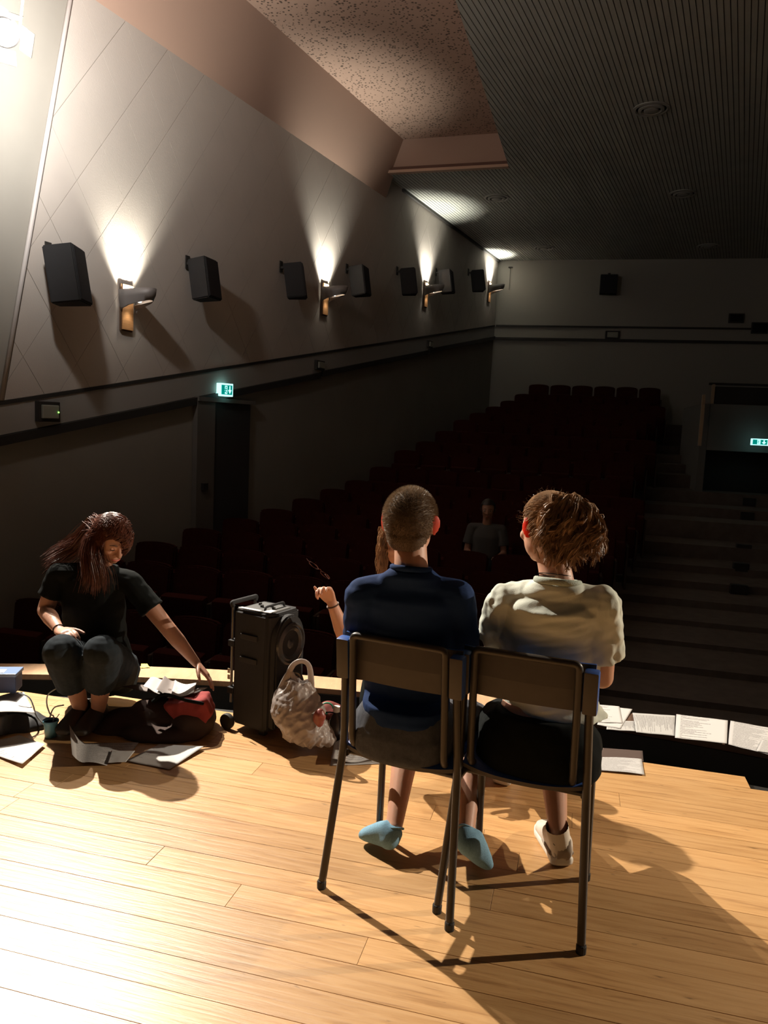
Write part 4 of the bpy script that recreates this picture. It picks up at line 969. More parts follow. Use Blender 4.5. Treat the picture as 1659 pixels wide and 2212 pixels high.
    bm = bmesh.new(); tube(bm, [TIE+V((.018*math.cos(k*PI/8), .004, .016*math.sin(k*PI/8))) for k in range(16)], .005, 6, closed=True); obj('hair_tie', bm, M_BLKCLOTH, pt)
    # fly-away hairs
    paths = []
    for i in range(90):
        d = V((rnd.gauss(0, 1), rnd.gauss(0, .7), abs(rnd.gauss(0, 1)))).normalized(); q = V((d.x*.08, d.y*.09, d.z*.096)); p0 = HC+M @ q; dr = M @ d
        paths.append([p0+dr*.004*k+V((rnd.uniform(-1, 1), rnd.uniform(-1, 1), rnd.uniform(-.5, 1)))*.0016*k for k in range(5)])
    bm = bmesh.new(); strands(bm, paths, .00035); tag(obj('flyaway_hairs', bm, M_HAIR, hair), kind='stuff')
    for dz in (0, -.008):
        bm = bmesh.new(); c0 = NB*.55+NT*.45+U*dz; tube(bm, [c0+R*.0505*math.cos(k*PI/12)+F*.0505*math.sin(k*PI/12)-U*.012*math.sin(k*PI/12) for k in range(24)], .0012, 6, closed=True); put(obj('necklace', bm, M_BLKCLOTH, t))
    # t-shirt
    bm = bmesh.new(); HM = at(1205, 1535, 2.27)
    loft(bm, [(WA-U*.055+R*.024, R, F, .162, .122), (WA-U*.03+R*.010, R, F, .152, .118), (WA+U*.02, R, F, .148, .114), ((WA+CH_)/2, R, F, .154, .116), (CH_, R, F, .162, .120), (SH-U*.035, R, F, .154, .106), (SH+U*.0, R, F, .120, .074), (NB-U*.010, R, F, .086, .068), (NB+U*.008, R, F, .068, .060)], 36, 1.95)
    for s_, e_, sg in ((sl, el, -1), (sr, er, 1)):
        limb(bm, [SH+R*sg*.04-U*.004, s_], [.052, .057]); mid = s_+(e_-s_)*.66
        limb(bm, [s_, s_+(e_-s_)*.4, mid], [.057, .060, .064], flat_end=True)
    def fd(c, q):
        r = .007*noise.noise(V((c.x*6, c.y*5, c.z*24+c.x*6)))+.0065*noise.noise(V((c.x*12+4, c.y*11, c.z*52-c.x*14)))
        e = abs((c-CH_).dot(R))
        if e > .09: k = min(1, (e-.09)/.05); r = r*(1-k)+k*(.009*noise.noise(V((c.x*26, c.y*12, c.z*12+c.x*20)))+.005*noise.noise(c*40))
        return r
    put(blob('t_shirt', bm, M_SAGE, t, .0045, 5, fd))
    bm = bmesh.new(); cp = [NB+U*.008+R*.066*math.cos(k*PI/14)+F*.060*math.sin(k*PI/14)-U*.010*math.sin(k*PI/14) for k in range(28)]; tube(bm, cp, .005, 8, closed=True, ry=.010); put(smooth(obj('collar', bm, mat('sage_rib', (.42, .47, .40), .9, bump=.3, bscale=300), t)))
    # shorts
    bm = bmesh.new(); loft(bm, [(PC-U*.102, R, F, .182, .132), (PC-U*.085, R, F, .190, .138), (PC-U*.04, R, F, .188, .134), (PC+U*.02, R, F, .172, .122), (PC+U*.065, R, F, .142, .106), (PC+U*.072, R, F, .138, .100)], 28)
    for k_, sg in ((kl, -1), (kr, 1)): limb(bm, [PC+R*.085*sg-U*.02, (PC+R*.10*sg+k_)/2, PC+(k_-PC)*.80], [.102, .090, .078], flat_end=True)
    put(blob('shorts', bm, M_BLKCLOTH, t, .005, 5, folds(.004, 12, 12, 9)))
    # sneakers and ribbed socks
    for h_, t_, a_ in ((h1, t1, ar), (h2, t2, al)):
        bm = bmesh.new(); rings = []; b0_ = h_+U*.055+(t_-h_)*.13; K = 10
        tp = a_+(b0_-a_)*(-.30); d = (tp-b0_).normalized(); u_, v_ = frame_of(d); n_ = 40; RR = []
        for k in range(K+1):
            c = b0_+(tp-b0_)*k/K; r = .036+.003*abs(k/K-.4)
            RR.append([bm.verts.new(c+(u_*math.cos(2*PI*i/n_)+v_*math.sin(2*PI*i/n_))*(r+.0012*(i % 2))) for i in range(n_)])
        for A_, B_ in zip(RR, RR[1:]):
            for i in range(n_): bm.faces.new((A_[i], A_[(i+1) % n_], B_[(i+1) % n_], B_[i]))
        put(smooth(obj('sock', bm, M_WSOCK, t)))
        if h_ is h1:
            bm = bmesh.new(); c = a_*.55+b0_*.45-F*.036-R*.008; tube(bm, [c+R*.007*math.cos(k*PI/5)*(1 if k < 8 else .4)+U*.007*math.sin(k*PI/5) for k in range(9)], .0013, 5); obj('sock_emblem', bm, M_RUBBER, put.last)
        shoe(t, h_, t_, put, 1.08)
build_girl()

# ================================================================== WOMAN SQUATTING AT THE LEFT
def putter(inv):
    class Put:
        last = None
        def __call__(s, o): o.matrix_parent_inverse = inv; s.last = o; return o
    return Put()
def fall(root, pts, rnd, spread, K=12):
    P = smooth_path([root]+pts, 4); return P
def build_woman():
    base = fl(195, 1570); t = thing('person', 'woman with long auburn hair squatting at the left, black t-shirt, one arm stretched out', 'person', base); inv = Matrix.Translation(-base); put = putter(inv)
    U = V((0, 0, 1)); F = V((-.10, -1, 0)).normalized(); R = V((-1, .10, 0)).normalized()        # facing the camera; her right = picture left
    PC = at(222, 1445, 3.72); WA = at(208, 1375, 3.70); CH_ = at(200, 1290, 3.64); SH = at(205, 1238, 3.60); NB = at(222, 1212, 3.57); HC = at(243, 1158, 3.52)
    sl, sr = at(127, 1240, 3.60), at(283, 1258, 3.60)      # picture left / right
    el, er = at(98, 1318, 3.58), at(358, 1352, 3.58); wl_, wr_ = at(128, 1362, 3.36), at(424, 1432, 3.60)
    kl, kr = at(134, 1408, 3.22), at(222, 1408, 3.22); al, ar = at(176, 1535, 3.44), at(212, 1535, 3.44)
    HF = V((.62, -.62, -.48))
    bm = bmesh.new()
    loft(bm, [(PC-U*.09, R, F, .13, .11), (PC, R, F, .17, .12), (WA, R, F, .13, .09), (CH_, R, F, .14, .095), (SH-U*.02, R, F, .13, .07), (SH+U*.01, R, F, .07, .05)])
    limb(bm, [SH, NB, (NB+HC)/2, HC-U*.02], [.058, .048, .046, .048], 18)
    limb(bm, [SH, sl], [.045, .045]); limb(bm, [SH, sr], [.045, .045])
    for s_, e_, w_ in ((sl, el, wl_), (sr, er, wr_)):
        limb(bm, [s_, (s_+e_)/2, e_], [.048, .044, .038]); limb(bm, [e_, e_+(w_-e_)*.4, w_], [.038, .037, .022])
    hand(bm, wl_, (at(172, 1372, 3.22)-wl_), V((.1, .1, -1)), V((.3, .3, .7)), (.35, .5, .35), .95)
    hand(bm, wr_, (at(450, 1462, 3.58)-wr_), V((-.45, -.2, -.6)), V((-.6, -.4, -.4)), (.12, .2, .15), .98)
    for h_, k_, a_ in ((PC+R*.09, kl, al), (PC-R*.07, kr, ar)):
        limb(bm, [h_, (h_+k_)/2-U*.01, k_], [.10, .088, .060]); limb(bm, [k_, k_+(a_-k_)*.35+V((0, .02, 0)), a_], [.056, .054, .032])
    P, M = head(bm, HC, HF, U, .98, ears=.1)
    put(blob('body', bm, M_SKIN2, t, .0045, 5)); face_parts(t, P, M, .98, closed=True)
    for c in t.children: c.matrix_parent_inverse = inv
    # hair
    Mi = M.transposed(); rnd = random.Random(11)
    def hairy(q): return (q.z > -.075 if q.y < -.02 else q.z > -.06+(q.y+.02)*1.75) and q.y < .066
    bm = bmesh.new(); ell(bm, HC+M @ V((0, -.006, .002)), (.084, .104, .104), M, 48)
    bmesh.ops.delete(bm, geom=[v for v in bm.verts if not hairy(Mi @ (v.co-HC))], context='VERTS'); hair = put(smooth(obj('hair', bm, M_AUBURN, t)))
    paths = []; locks = []
    A = [at(205, 1140, 3.62), at(170, 1180, 3.66), at(135, 1200, 3.66), at(108, 1222, 3.62)]
    B = [at(205, 1165, 3.50), at(200, 1200, 3.46), at(208, 1240, 3.46), at(205, 1270, 3.48)]
    C = [at(292, 1160, 3.44), at(290, 1185, 3.46), at(288, 1210, 3.50), at(292, 1222, 3.52)]
    for i in range(2600):
        while True:
            d = V((rnd.gauss(0, 1), rnd.gauss(0, 1), rnd.gauss(0, 1))).normalized(); q = V((d.x*.085, d.y*.105-.006, d.z*.105))
            if q.z > -.03 and q.y < .060: break
        lf = (q.x < .035)
        if lf and rnd.random() < .55: T_ = A
        elif lf or q.y < -.0: T_ = B if rnd.random() < .75 else A
        else: T_ = B if q.x > .01 else A
        # M's local x = her right side -> picture left
        pts = [HC+M @ q]; sgn = 1 if T_ is not C else -1
        down = V((q.x*.4, q.y-.03, q.z-.05)); s0 = V((.075, q.y*.8, -.05))
        for k in (1, 2):
            e = k/5; dd = V((q.x/.085*(1-e)+s0.x/.085*e, (q.y+.006)/.105*(1-e)+s0.y/.105*e, q.z/.105*(1-e)+s0.z/.105*e)).normalized(); pts.append(HC+M @ V((dd.x*.087, dd.y*.108-.006, dd.z*.107)))
        jit = V((rnd.gauss(0, .024 if T_ is B else .016), rnd.gauss(0, .018), rnd.gauss(0, .012 if T_ is B else .022))); L = rnd.choice((2, 3, 3, 4))
        ro = (pts[0]-HC)*.42
        for k in range(L): pts.append(T_[k]+ro*(1-.22*k)*(.5 if T_ is B else .8)+jit*(.6+.25*k)+V((0, 0, rnd.gauss(0, .003))))
        paths.append(smooth_path(pts, 2))
    bm = bmesh.new(); strands(bm, paths, .0016); tag(obj('long_strands', bm, M_AUBURN, hair), kind='stuff')
    bm = bmesh.new()
    for T_, r in ((A, .034), (B, .050)):
        st = HC+M @ V((.045, -.02, -.02)); P_ = smooth_path([st]+T_[:3], 4); tube(bm, P_, [r*(1-.45*k/len(P_)) for k in range(len(P_))], 10, ry=[r*.7*(1-.45*k/len(P_)) for k in range(len(P_))])
    o = smooth(obj('hair_mass', bm, M_AUBURN, hair))
    # t-shirt
    bm = bmesh.new()
    loft(bm, [(PC+U*.02, R, F, .165, .125), (WA, R, F, .150, .112), ((WA+CH_)/2, R, F, .152, .115), (CH_, R, F, .155, .115), (SH-U*.03, R, F, .145, .088), (SH+U*.0, R, F, .115, .07), (NB-U*.02, R, F, .072, .058)], 28)
    for s_, e_ in ((sl, el), (sr, er)): limb(bm, [SH, s_], [.05, .056]); limb(bm, [s_, s_+(e_-s_)*.45, s_+(e_-s_)*.62], [.056, .058, .064], flat_end=True)
    put(blob('t_shirt', bm, M_BLKCLOTH, t, .0055, 5, folds(.005, 8, 16, 4)))
    # knee-length trousers
    bm = bmesh.new(); loft(bm, [(PC-U*.10, R, F, .16, .13), (PC, R, F, .185, .135), (PC+U*.06, R, F, .165, .125)], 24)
    for h_, k_, a_ in ((PC+R*.09, kl, al), (PC-R*.07, kr, ar)):
        limb(bm, [h_, (h_+k_)/2-U*.01, k_-V((0, .01, 0))], [.115, .104, .078]); limb(bm, [k_-V((0, .005, 0)), k_+(a_-k_)*.25, k_+(a_-k_)*.52], [.078, .080, .072], flat_end=True)
    put(blob('trousers', bm, mat('dark_denim', (.020, .026, .032), .9, spec=.12, noise_amt=.15, nscale=60), t, .0055, 5, folds(.004, 12, 12, 8)))
    for a_, x0 in ((al, 168), (ar, 216)):
        bm = bmesh.new(); hl = V((a_.x, a_.y+.05, .02)); to = V((a_.x-.02, a_.y-.17, .02)); foot(bm, hl, to, 1.12); limb(bm, [hl+V((0, -.03, .05)), a_+U*.03], [.042, .040], flat_end=True)
        put(blob('boot', bm, mat('boot_leather', (.035, .028, .022), .6), t, .005, 4))
    bm = bmesh.new(); d = (wl_-el).normalized(); u_, v_ = frame_of(d); tube(bm, [wl_-d*.01+u_*.025*math.cos(k*PI/8)+v_*.025*math.sin(k*PI/8) for k in range(16)], .0022, 6, closed=True); put(obj('bracelet', bm, M_BLKCLOTH, t))
build_woman()

# ================================================================== PERSON BEHIND THE BOY (raised hand with glasses)
def build_third():
    base = V((.12, 3.36, 0)); t = thing('person', 'person hidden behind the boy, only raised hand, forearm and some brown hair show', 'person', base); inv = Matrix.Translation(-base); put = putter(inv)
    U = V((0, 0, 1)); F = V((-.1, -1, 0)).normalized(); R = V((-1, .1, 0)).normalized()
    PC = V((.12, 3.42, .36)); WA = V((.12, 3.42, .50)); CH_ = V((.115, 3.40, .64)); SH = V((.11, 3.38, .745)); NB = V((.105, 3.36, .83)); HC = at(861, 1166, 3.32)
    sl, sr = SH+R*.135-U*.02, SH-R*.135-U*.02; el = at(752, 1392, 3.22); wl_ = at(717, 1302, 3.18); er = sr+V((.02, -.03, -.26)); wr_ = er+V((-.05, -.2, -.02))
    bm = bmesh.new()
    loft(bm, [(PC-U*.08, R, F, .13, .11), (PC, R, F, .15, .11), (WA, R, F, .12, .09), (CH_, R, F, .13, .09), (SH-U*.02, R, F, .12, .065), (SH+U*.01, R, F, .06, .05)])
    limb(bm, [SH, NB, (NB+HC)/2, HC-U*.03], [.048, .043, .042, .045], 16)
    limb(bm, [SH, sl], [.042, .042]); limb(bm, [SH, sr], [.042, .042])
    limb(bm, [sl, (sl+el)/2, el], [.042, .038, .034]); limb(bm, [el, el+(wl_-el)*.4, wl_], [.035, .036, .022])
    limb(bm, [sr, (sr+er)/2, er], [.042, .038, .034]); limb(bm, [er, (er+wr_)/2, wr_], [.034, .032, .022])
    hand(bm, wl_, at(690, 1246, 3.15)-wl_, V((-.45, -.75, .2)), V((-.8, .2, -.3)), None, .86, curls=((1.15, 1.2, .7), (.95, 1.0, .6), (.8, .9, .5), (.7, .8, .5)), thumb=(.95, .42, .1))
    hand(bm, wr_, V((0, -1, -.2)), -U, V((-1, 0, 0)), (.4, .4, .3), .9)
    for sg in (-1, 1):
        k_ = PC+R*.10*sg+F*.10; k_.z = .07; a_ = k_-F*.34; a_.z = .05
        limb(bm, [PC+R*.08*sg-U*.03, (PC+R*.10*sg+k_)/2+F*.03, k_], [.085, .075, .055]); limb(bm, [k_, (k_+a_)/2, a_], [.052, .048, .032])
    P, M = head(bm, HC, V((.15, -1, -.1)), U, .95, ears=.1)
    put(blob('body', bm, M_SKIN, t, .004, 4)); face_parts(t, P, M, .95)
    for c in t.children: c.matrix_parent_inverse = inv
    rnd = random.Random(21); bm = bmesh.new(); ell(bm, HC+M @ V((0, -.006, .004)), (.080, .098, .098), M, 32); Mi = M.transposed()
    bmesh.ops.delete(bm, geom=[v for v in bm.verts if (Mi @ (v.co-HC)).y > .06 and (Mi @ (v.co-HC)).z < .05], context='VERTS'); hair = put(smooth(obj('hair', bm, M_HAIR, t)))
    paths = []
    for i in range(420):
        q = V((rnd.uniform(.045, .085)*(1 if i % 4 else -1), rnd.uniform(-.03, .05), rnd.uniform(-.0, .06))); p = []; ph = rnd.uniform(0, 6.3); L = rnd.uniform(.10, .20)
        for k in range(12): p.append(HC+M @ V((q.x*(1+.10*math.sin(k/4)), q.y, q.z-L*k/11-.0))+V((math.sin(ph+k*.9)*.005, 0, 0)))
        paths.append(p)
    bm = bmesh.new(); strands(bm, paths, .0014); tag(obj('wavy_strands', bm, M_HAIR, hair), kind='stuff')
    bm = bmesh.new(); loft(bm, [(PC, R, F, .15, .12), (WA, R, F, .14, .10), (CH_, R, F, .145, .10), (SH-U*.03, R, F, .125, .075), (SH+U*.01, R, F, .07, .06)], 24)
    for s_, e_ in ((sl, el), (sr, er)): limb(bm, [SH-U*.01, s_], [.044, .046]); limb(bm, [s_, s_+(e_-s_)*.6], [.046, .052], flat_end=True)
    put(blob('t_shirt', bm, M_BLKCLOTH, t, .006, 4))
    bm = bmesh.new(); loft(bm, [(PC-U*.10, R, F, .15, .13), (PC+U*.05, R, F, .16, .125)], 20)
    for sg in (-1, 1):
        k_ = PC+R*.10*sg+F*.10; k_.z = .075; a_ = k_-F*.30; a_.z = .06; limb(bm, [PC+R*.08*sg-U*.03, (PC+R*.10*sg+k_)/2+F*.03, k_], [.098, .088, .068]); limb(bm, [k_, a_], [.066, .05])
    put(blob('trousers', bm, M_BLKCLOTH, t, .006, 4))
    d = (wl_-el).normalized(); u_, v_ = frame_of(d); bm = bmesh.new(); tube(bm, [wl_-d*.012+u_*.026*math.cos(k*PI/8)+v_*.026*math.sin(k*PI/8) for k in range(16)], .0028, 6, closed=True); put(obj('bracelet', bm, M_WOODDK, t))
build_third()
# the glasses in that hand
g0 = at(690, 1232, 3.12); t = thing('eyeglasses', 'thin dark eyeglasses held up in the raised hand behind the boy', 'glasses', g0)
A_, B_ = at(667, 1208, 3.12), at(711, 1246, 3.14); dx = (B_-A_).normalized(); dz = V((.55, .1, .8)); dz = (dz-dx*dz.dot(dx)).normalized(); dn = dx.cross(dz); M_ = Matrix(((dx.x, dz.x, dn.x), (dx.y, dz.y, dn.y), (dx.z, dz.z, dn.z)))
bm = bmesh.new()
for cx in (-.032, .032): tube(bm, [M_ @ V((cx+.024*math.cos(k*PI/10), .008*math.sin(k*PI/10), .016*math.sin(k*PI/10))) for k in range(20)], .0016, 6, closed=True)
tube(bm, [M_ @ V((-.009, .003, .004)), M_ @ V((0, .006, .006)), M_ @ V((.009, .003, .004))], .0016, 6); obj('rim', bm, mat('glasses_metal', (.10, .03, .02), .25, metal=.7), t)
for sx in (-1, 1):
    bm = bmesh.new(); tube(bm, smooth_path([M_ @ V((sx*.056, .0, .0)), M_ @ V((sx*.056, -.004, -.05)), M_ @ V((sx*.052, -.006, -.10))], 3), .0014, 6); obj('temple', bm, mat('glasses_metal', (.10, .03, .02), .25, metal=.7), t)
t.location = g0
# ================================================================== SPECTATOR IN THE SEATS
def build_spectator():
    best = min(range(3, NROW), key=lambda k: abs(on_a(1054, 1098, ROWA[k]-.16).z-(TIER[k]+1.16)))
    HC = on_a(1054, 1098, ROWA[best]-.16); base = V((HC.x, HC.y, HC.z-.75)); t = thing('person', 'spectator in a grey-white t-shirt sitting in the dark seats between the two children', 'person', base); inv = Matrix.Translation(-base); put = putter(inv)
    U = V((0, 0, 1)); F = V((-.15, -1, 0)).normalized(); R = V((-1, .15, 0)).normalized()
    NB = HC-U*.15; SH = HC-U*.215; CH_ = HC-U*.32; WA = HC-U*.48; PC = HC-U*.62; sl, sr = SH+R*.165-U*.015, SH-R*.165-U*.015
    bm = bmesh.new(); loft(bm, [(PC-U*.08, R, F, .15, .12), (PC, R, F, .16, .12), (WA, R, F, .14, .10), (CH_, R, F, .15, .10), (SH, R, F, .11, .06)])
    limb(bm, [SH, NB, HC-U*.04], [.055, .05, .05])
    for s_, sg in ((sl, 1), (sr, -1)):
        e_ = s_+R*.04*sg-U*.26+F*.04; w_ = e_+F*.22+U*.0-R*.05*sg; limb(bm, [SH, s_], [.045, .045]); limb(bm, [s_, e_], [.045, .036]); limb(bm, [e_, w_], [.036, .024]); hand(bm, w_, F, -U, R*-sg, (.4, .4, .3))
        k_ = PC+F*.34+R*.10*sg+U*.0; limb(bm, [PC+R*.08*sg, k_], [.09, .06]); limb(bm, [k_, k_-U*.40+F*.02], [.055, .035])
    P, M = head(bm, HC, F-U*.1, U, 1.0, .4); put(blob('body', bm, M_SKIN2, t, .007, 3)); face_parts(t, P, M)
    for c in t.children: c.matrix_parent_inverse = inv
    bm = bmesh.new(); ell(bm, HC+M @ V((0, -.01, .008)), (.085, .102, .100), M, 24); Mi = M.transposed(); bmesh.ops.delete(bm, geom=[v for v in bm.verts if (Mi @ (v.co-HC)).y > .05 and (Mi @ (v.co-HC)).z < .045], context='VERTS'); put(smooth(obj('hair', bm, mat('black_hair', (.015, .012, .01), .5), t)))
    bm = bmesh.new(); loft(bm, [(PC-U*.02, R, F, .17, .13), (WA, R, F, .16, .12), (CH_, R, F, .165, .115), (SH-U*.01, R, F, .13, .08), (SH+U*.03, R, F, .07, .06)])
    for s_, sg in ((sl, 1), (sr, -1)): limb(bm, [SH, s_], [.05, .058]); limb(bm, [s_, s_+R*.03*sg-U*.18+F*.02], [.058, .068], flat_end=True)
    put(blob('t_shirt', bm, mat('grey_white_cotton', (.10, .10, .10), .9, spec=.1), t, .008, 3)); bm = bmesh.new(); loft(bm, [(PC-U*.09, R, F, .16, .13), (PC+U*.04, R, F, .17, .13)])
    for sg in (1, -1): k_ = PC+F*.34+R*.10*sg; limb(bm, [PC+R*.08*sg, k_], [.10, .07]); limb(bm, [k_, k_-U*.36+F*.02], [.066, .05], flat_end=True)
    put(blob('trousers', bm, M_BLKCLOTH, t, .008, 3))
build_spectator()

# ================================================================== STAGE: LOUDSPEAKER ON WHEELS
def build_pa():
    near = fl(576, 1600); near = V((near.x, near.y, 0)); ex = V((-.86, .50, 0)).normalized(); ey = V((.50, .86, 0)).normalized()   # ex: towards the back of the cabinet; ey: across the front
    M = Matrix(((ex.x, ey.x, 0, near.x), (ex.y, ey.y, 0, near.y), (0, 0, 1, 0), (0, 0, 0, 1)))
    t = thing('portable_loudspeaker', 'tall black portable loudspeaker on wheels with pull-out handle, standing on the stage', 'loudspeaker', near); t.location = (0, 0, 0); t.matrix_world = M
    H_ = .585; D_, Wd = .225, .24
    bm = bmesh.new(); prism(bm, [V((0.02, 0, .03)), V((D_, 0.01, .03)), V((D_, Wd-.01, .03)), V((.02, Wd, .03)), V((0, Wd-.03, .03)), V((0, .03, .03))], (0, 0, H_-.03))
    bmesh.ops.recalc_face_normals(bm, faces=bm.faces); bmesh.ops.bevel(bm, geom=bm.edges[:], offset=.012, segments=3, affect='EDGES'); smooth(obj('cabinet', bm, M_SPK, t), 35)
    bm = bmesh.new(); n = 14                                       # front baffle frame: arched top, stands proud of the front
    arc = [(Wd/2-(Wd/2-.012)*math.cos(PI*k/n), .46+.115*math.sin(PI*k/n)) for k in range(n+1)]
    prism(bm, [V((-.03, y, z)) for y, z in [(.012, .05)]+arc+[(Wd-.012, .05)]], (.04, 0, 0)); bmesh.ops.recalc_face_normals(bm, faces=bm.faces); bmesh.ops.bevel(bm, geom=bm.edges[:], offset=.008, segments=2, affect='EDGES'); smooth(obj('front_baffle', bm, M_SPK, t), 35)
    gl = mat('speaker_cone', (.05, .05, .052), .3)
    for z, r in ((.44, .090), (.20, .100)):
        Mr = Matrix.Translation((-.030, Wd/2, z)) @ Matrix.Rotation(-PI/2, 4, 'Y')
        bm = bmesh.new(); lathe(bm, [(r+.012, -.004), (r+.010, .008), (r, .012), (r-.006, .004), (r-.016, .009), (r-.026, .002), (r*.45, -.020), (r*.40, -.012), (r*.25, .002), (.0001, .008)], Mr, 32); smooth(obj('woofer', bm, gl, t), 50)
    bm = bmesh.new()
    for k in range(5): box(bm, (-.036, .03, .085+.012*k-.02), (-.028, Wd-.03, .089+.012*k-.02))
    tag(obj('bass_port_bars', bm, M_RUBBER, t), kind='stuff')
    for z in (.36, .47): bm = bbox_bm((.07, -.006, z-.015), (.17, .004, z+.010), .003); obj('hand_recess', bm, M_RUBBER, t)
    obj('control_panel', bbox_bm((.03, .03, H_-.004), (D_-.03, Wd-.05, H_+.006), .004), mat('control_panel', (.16, .16, .16), .3), t)
    for k in range(4): 
        bm = bmesh.new(); lathe(bm, [(.009, 0), (.008, .012), (.0001, .013)], Matrix.Translation((.06+.035*k, .10+.03*(k % 2), H_+.005)), 12); smooth(obj('knob', bm, M_RUBBER, t), 40)
    bm = bmesh.new(); tube(bm, round_path([(.07, .05, H_-.005), (.07, .05, H_+.024), (.07, Wd-.05, H_+.024), (.07, Wd-.05, H_-.005)], .014), .006, 8); smooth(obj('top_handle', bm, M_SPK, t), 50)
    # pull-out handle and rods behind
    bm = bmesh.new()
    for y in (.03, Wd-.05): tube(bm, [(D_+.022, y, .12), (D_+.022, y, H_+.012)], .0065, 8)
    smooth(obj('handle_rod', bm, mat('rod_metal', (.14, .13, .12), .35, metal=.8), t), 50); t.children[-1]['kind'] = 'part'; del t.children[-1]['kind']
    bm = bmesh.new(); tube(bm, round_path([(D_+.022, .03, H_+.005), (D_+.022, .02, H_+.024), (D_+.022, Wd-.04, H_+.024), (D_+.022, Wd-.05, H_+.005)], .015), .011, 10); smooth(obj('pull_handle', bm, M_SPK, t), 50)
    obj('rear_bracket', bbox_bm((D_-.004, .01, .17), (D_+.032, .055, .20), .003), M_SPK, t); obj('rear_bracket', bbox_bm((D_-.004, .01, .40), (D_+.032, .055, .43), .003), M_SPK, t)
    for k, z in enumerate((.245, .275)): obj('rear_label', bbox_bm((D_+.004, -.004, z), (D_+.018, -.001, z+.022), .0005), mat('rear_label', (.42, .33, .22), .5), t)
    for y in (-.015, Wd-.02):
        bm = bmesh.new(); lathe(bm, [(.0001, -.012), (.018, -.014), (.036, -.012), (.038, -.006), (.038, .006), (.036, .012), (.018, .014), (.0001, .012)], Matrix.Translation((D_+.012, y+.01, .038)) @ Matrix.Rotation(PI/2, 4, 'X'), 24); smooth(obj('wheel', bm, M_RUBBER, t), 40)
    for y in (.03, Wd-.04): obj('foot', bbox_bm((.04, y, 0), (.075, y+.03, .032), .005), M_RUBBER, t)
    return M, H_, D_, Wd
PM, PH, PD, PWd = build_pa()

# ================================================================== PAPERS
def sheet(label, corners, z=.004, m=0, curl=None, n=14, group=None, name='paper_sheet', cat='paper', px=True, th=.0006):
    """corners: pixel corners (or points) in order u0v0,u1v0,u1v1,u0v1, laid at height z"""
    C = [fl(x, y, z) if px else V((x, y, z)) for x, y in corners]; c0 = sum(C, V())/4; c0.z = z
    bm = bmesh.new(); uvl = bm.loops.layers.uv.new(); G = []
    for j in range(n+1):
        r = []
        for i in range(n+1):
            u, v = i/n, j/n; p = C[0]*(1-u)*(1-v)+C[1]*u*(1-v)+C[2]*u*v+C[3]*(1-u)*v
            p = p+V((0, 0, (curl(u, v) if curl else 0)+.0012*(noise.noise(V((u*3+z*90, v*3, 5)))+.5))); r.append((bm.verts.new(p-c0), u, v))
        G.append(r)
    for j in range(n):
        for i in range(n):
            q = (G[j][i], G[j][i+1], G[j+1][i+1], G[j+1][i]); f = bm.faces.new([a[0] for a in q])
            for l, a in zip(f.loops, q): l[uvl].uv = (a[1], a[2])
    if C[0].z is not None and (C[1]-C[0]).cross(C[3]-C[0]).z < 0: bmesh.ops.reverse_faces(bm, faces=bm.faces)
    o = obj(name, bm, PAP[m], None); o.location = c0; smooth(o); s = o.modifiers.new('t', 'SOLIDIFY'); s.thickness = th; s.offset = 0
    return tag(o, label, cat, group)
G1 = 'sheets of paper along the front of the stage'
sheet('white sheet lying farthest left on the stage floor, cut off by the photo edge', [(-60, 1612), (42, 1588), (98, 1612), (48, 1656)], .004, 3, lambda u, v: .010*v*v)
def curlB(u, v): return .085*max(0, 1-u*4.5)**1.6*(1-.4*v)+.016*math.sin(u*5)*(v)
sheet('printed sheet with its left end curled up, in front of the squatting woman', [(150, 1606), (300, 1604), (262, 1650), (156, 1656)], .004, 0, curlB)
sheet('small paper piece lit white beside the curled sheet', [(240, 1622), (292, 1622), (272, 1646), (232, 1648)], .009, 3)
sheet('large grey-white sheet right of the curled one, its right corner in bright light', [(344, 1608), (440, 1618), (366, 1662), (272, 1644)], .004, 3, lambda u, v: .012*u*(1-v))
sheet('crumpled printed sheet on the floor behind the left chair, beside the plastic bag', [(722, 1610), (790, 1600), (832, 1644), (716, 1650)], .006, 1, lambda u, v: .012*math.sin(u*6+v*2)+.012)
sheet('flat white sheet under the crumpled one beside the plastic bag', [(716, 1632), (800, 1626), (826, 1650), (714, 1654)], .0015, 3)
sheet('printed sheet lying alone on the floor just right of the right chair', [(1290, 1636), (1386, 1640), (1392, 1674), (1284, 1664)], .004, 0, lambda u, v: .004*math.sin(u*3))
sheet('dark strip for the shaded upper part of the lone sheet right of the right chair', [(1300, 1616), (1388, 1622), (1390, 1645), (1292, 1640)], -.001, 3).data.materials[0] = mat('folder_and_shade', (.09, .06, .05), .6)  # dark tone stands for shade on the upper part of the sheet
PZ = .003
sheet('white sheet at the left end of the row, beside the pale t-shirt', [(1270, 1520), (1338, 1526), (1345, 1562), (1276, 1560)], PZ+.004, 1, group=G1)
sheet('white sheet under the leftmost one of the row, its right corner turned out', [(1300, 1524), (1366, 1532), (1340, 1574), (1290, 1566)], PZ+.001, 3, group=G1)
sheet('pinkish printed sheet at the bottom of the left heap in the row', [(1312, 1556), (1372, 1558), (1376, 1580), (1310, 1576)], PZ-.001, 2, group=G1)
sheet('sheet printed with narrow columns of text, in the row on the stage edge', [(1366, 1540), (1460, 1546), (1460, 1590), (1374, 1582)], PZ+.003, 2, group=G1)
sheet('bright white sheet with a short text block, in the row on the stage edge', [(1461, 1543), (1572, 1558), (1570, 1608), (1458, 1594)], PZ+.007, 1, lambda u, v: .004*u, group=G1)
sheet('sheet with handwritten lines at the right end of the row on the stage edge', [(1578, 1557), (1672, 1574), (1668, 1632), (1572, 1608)], PZ+.004, 0, group=G1)
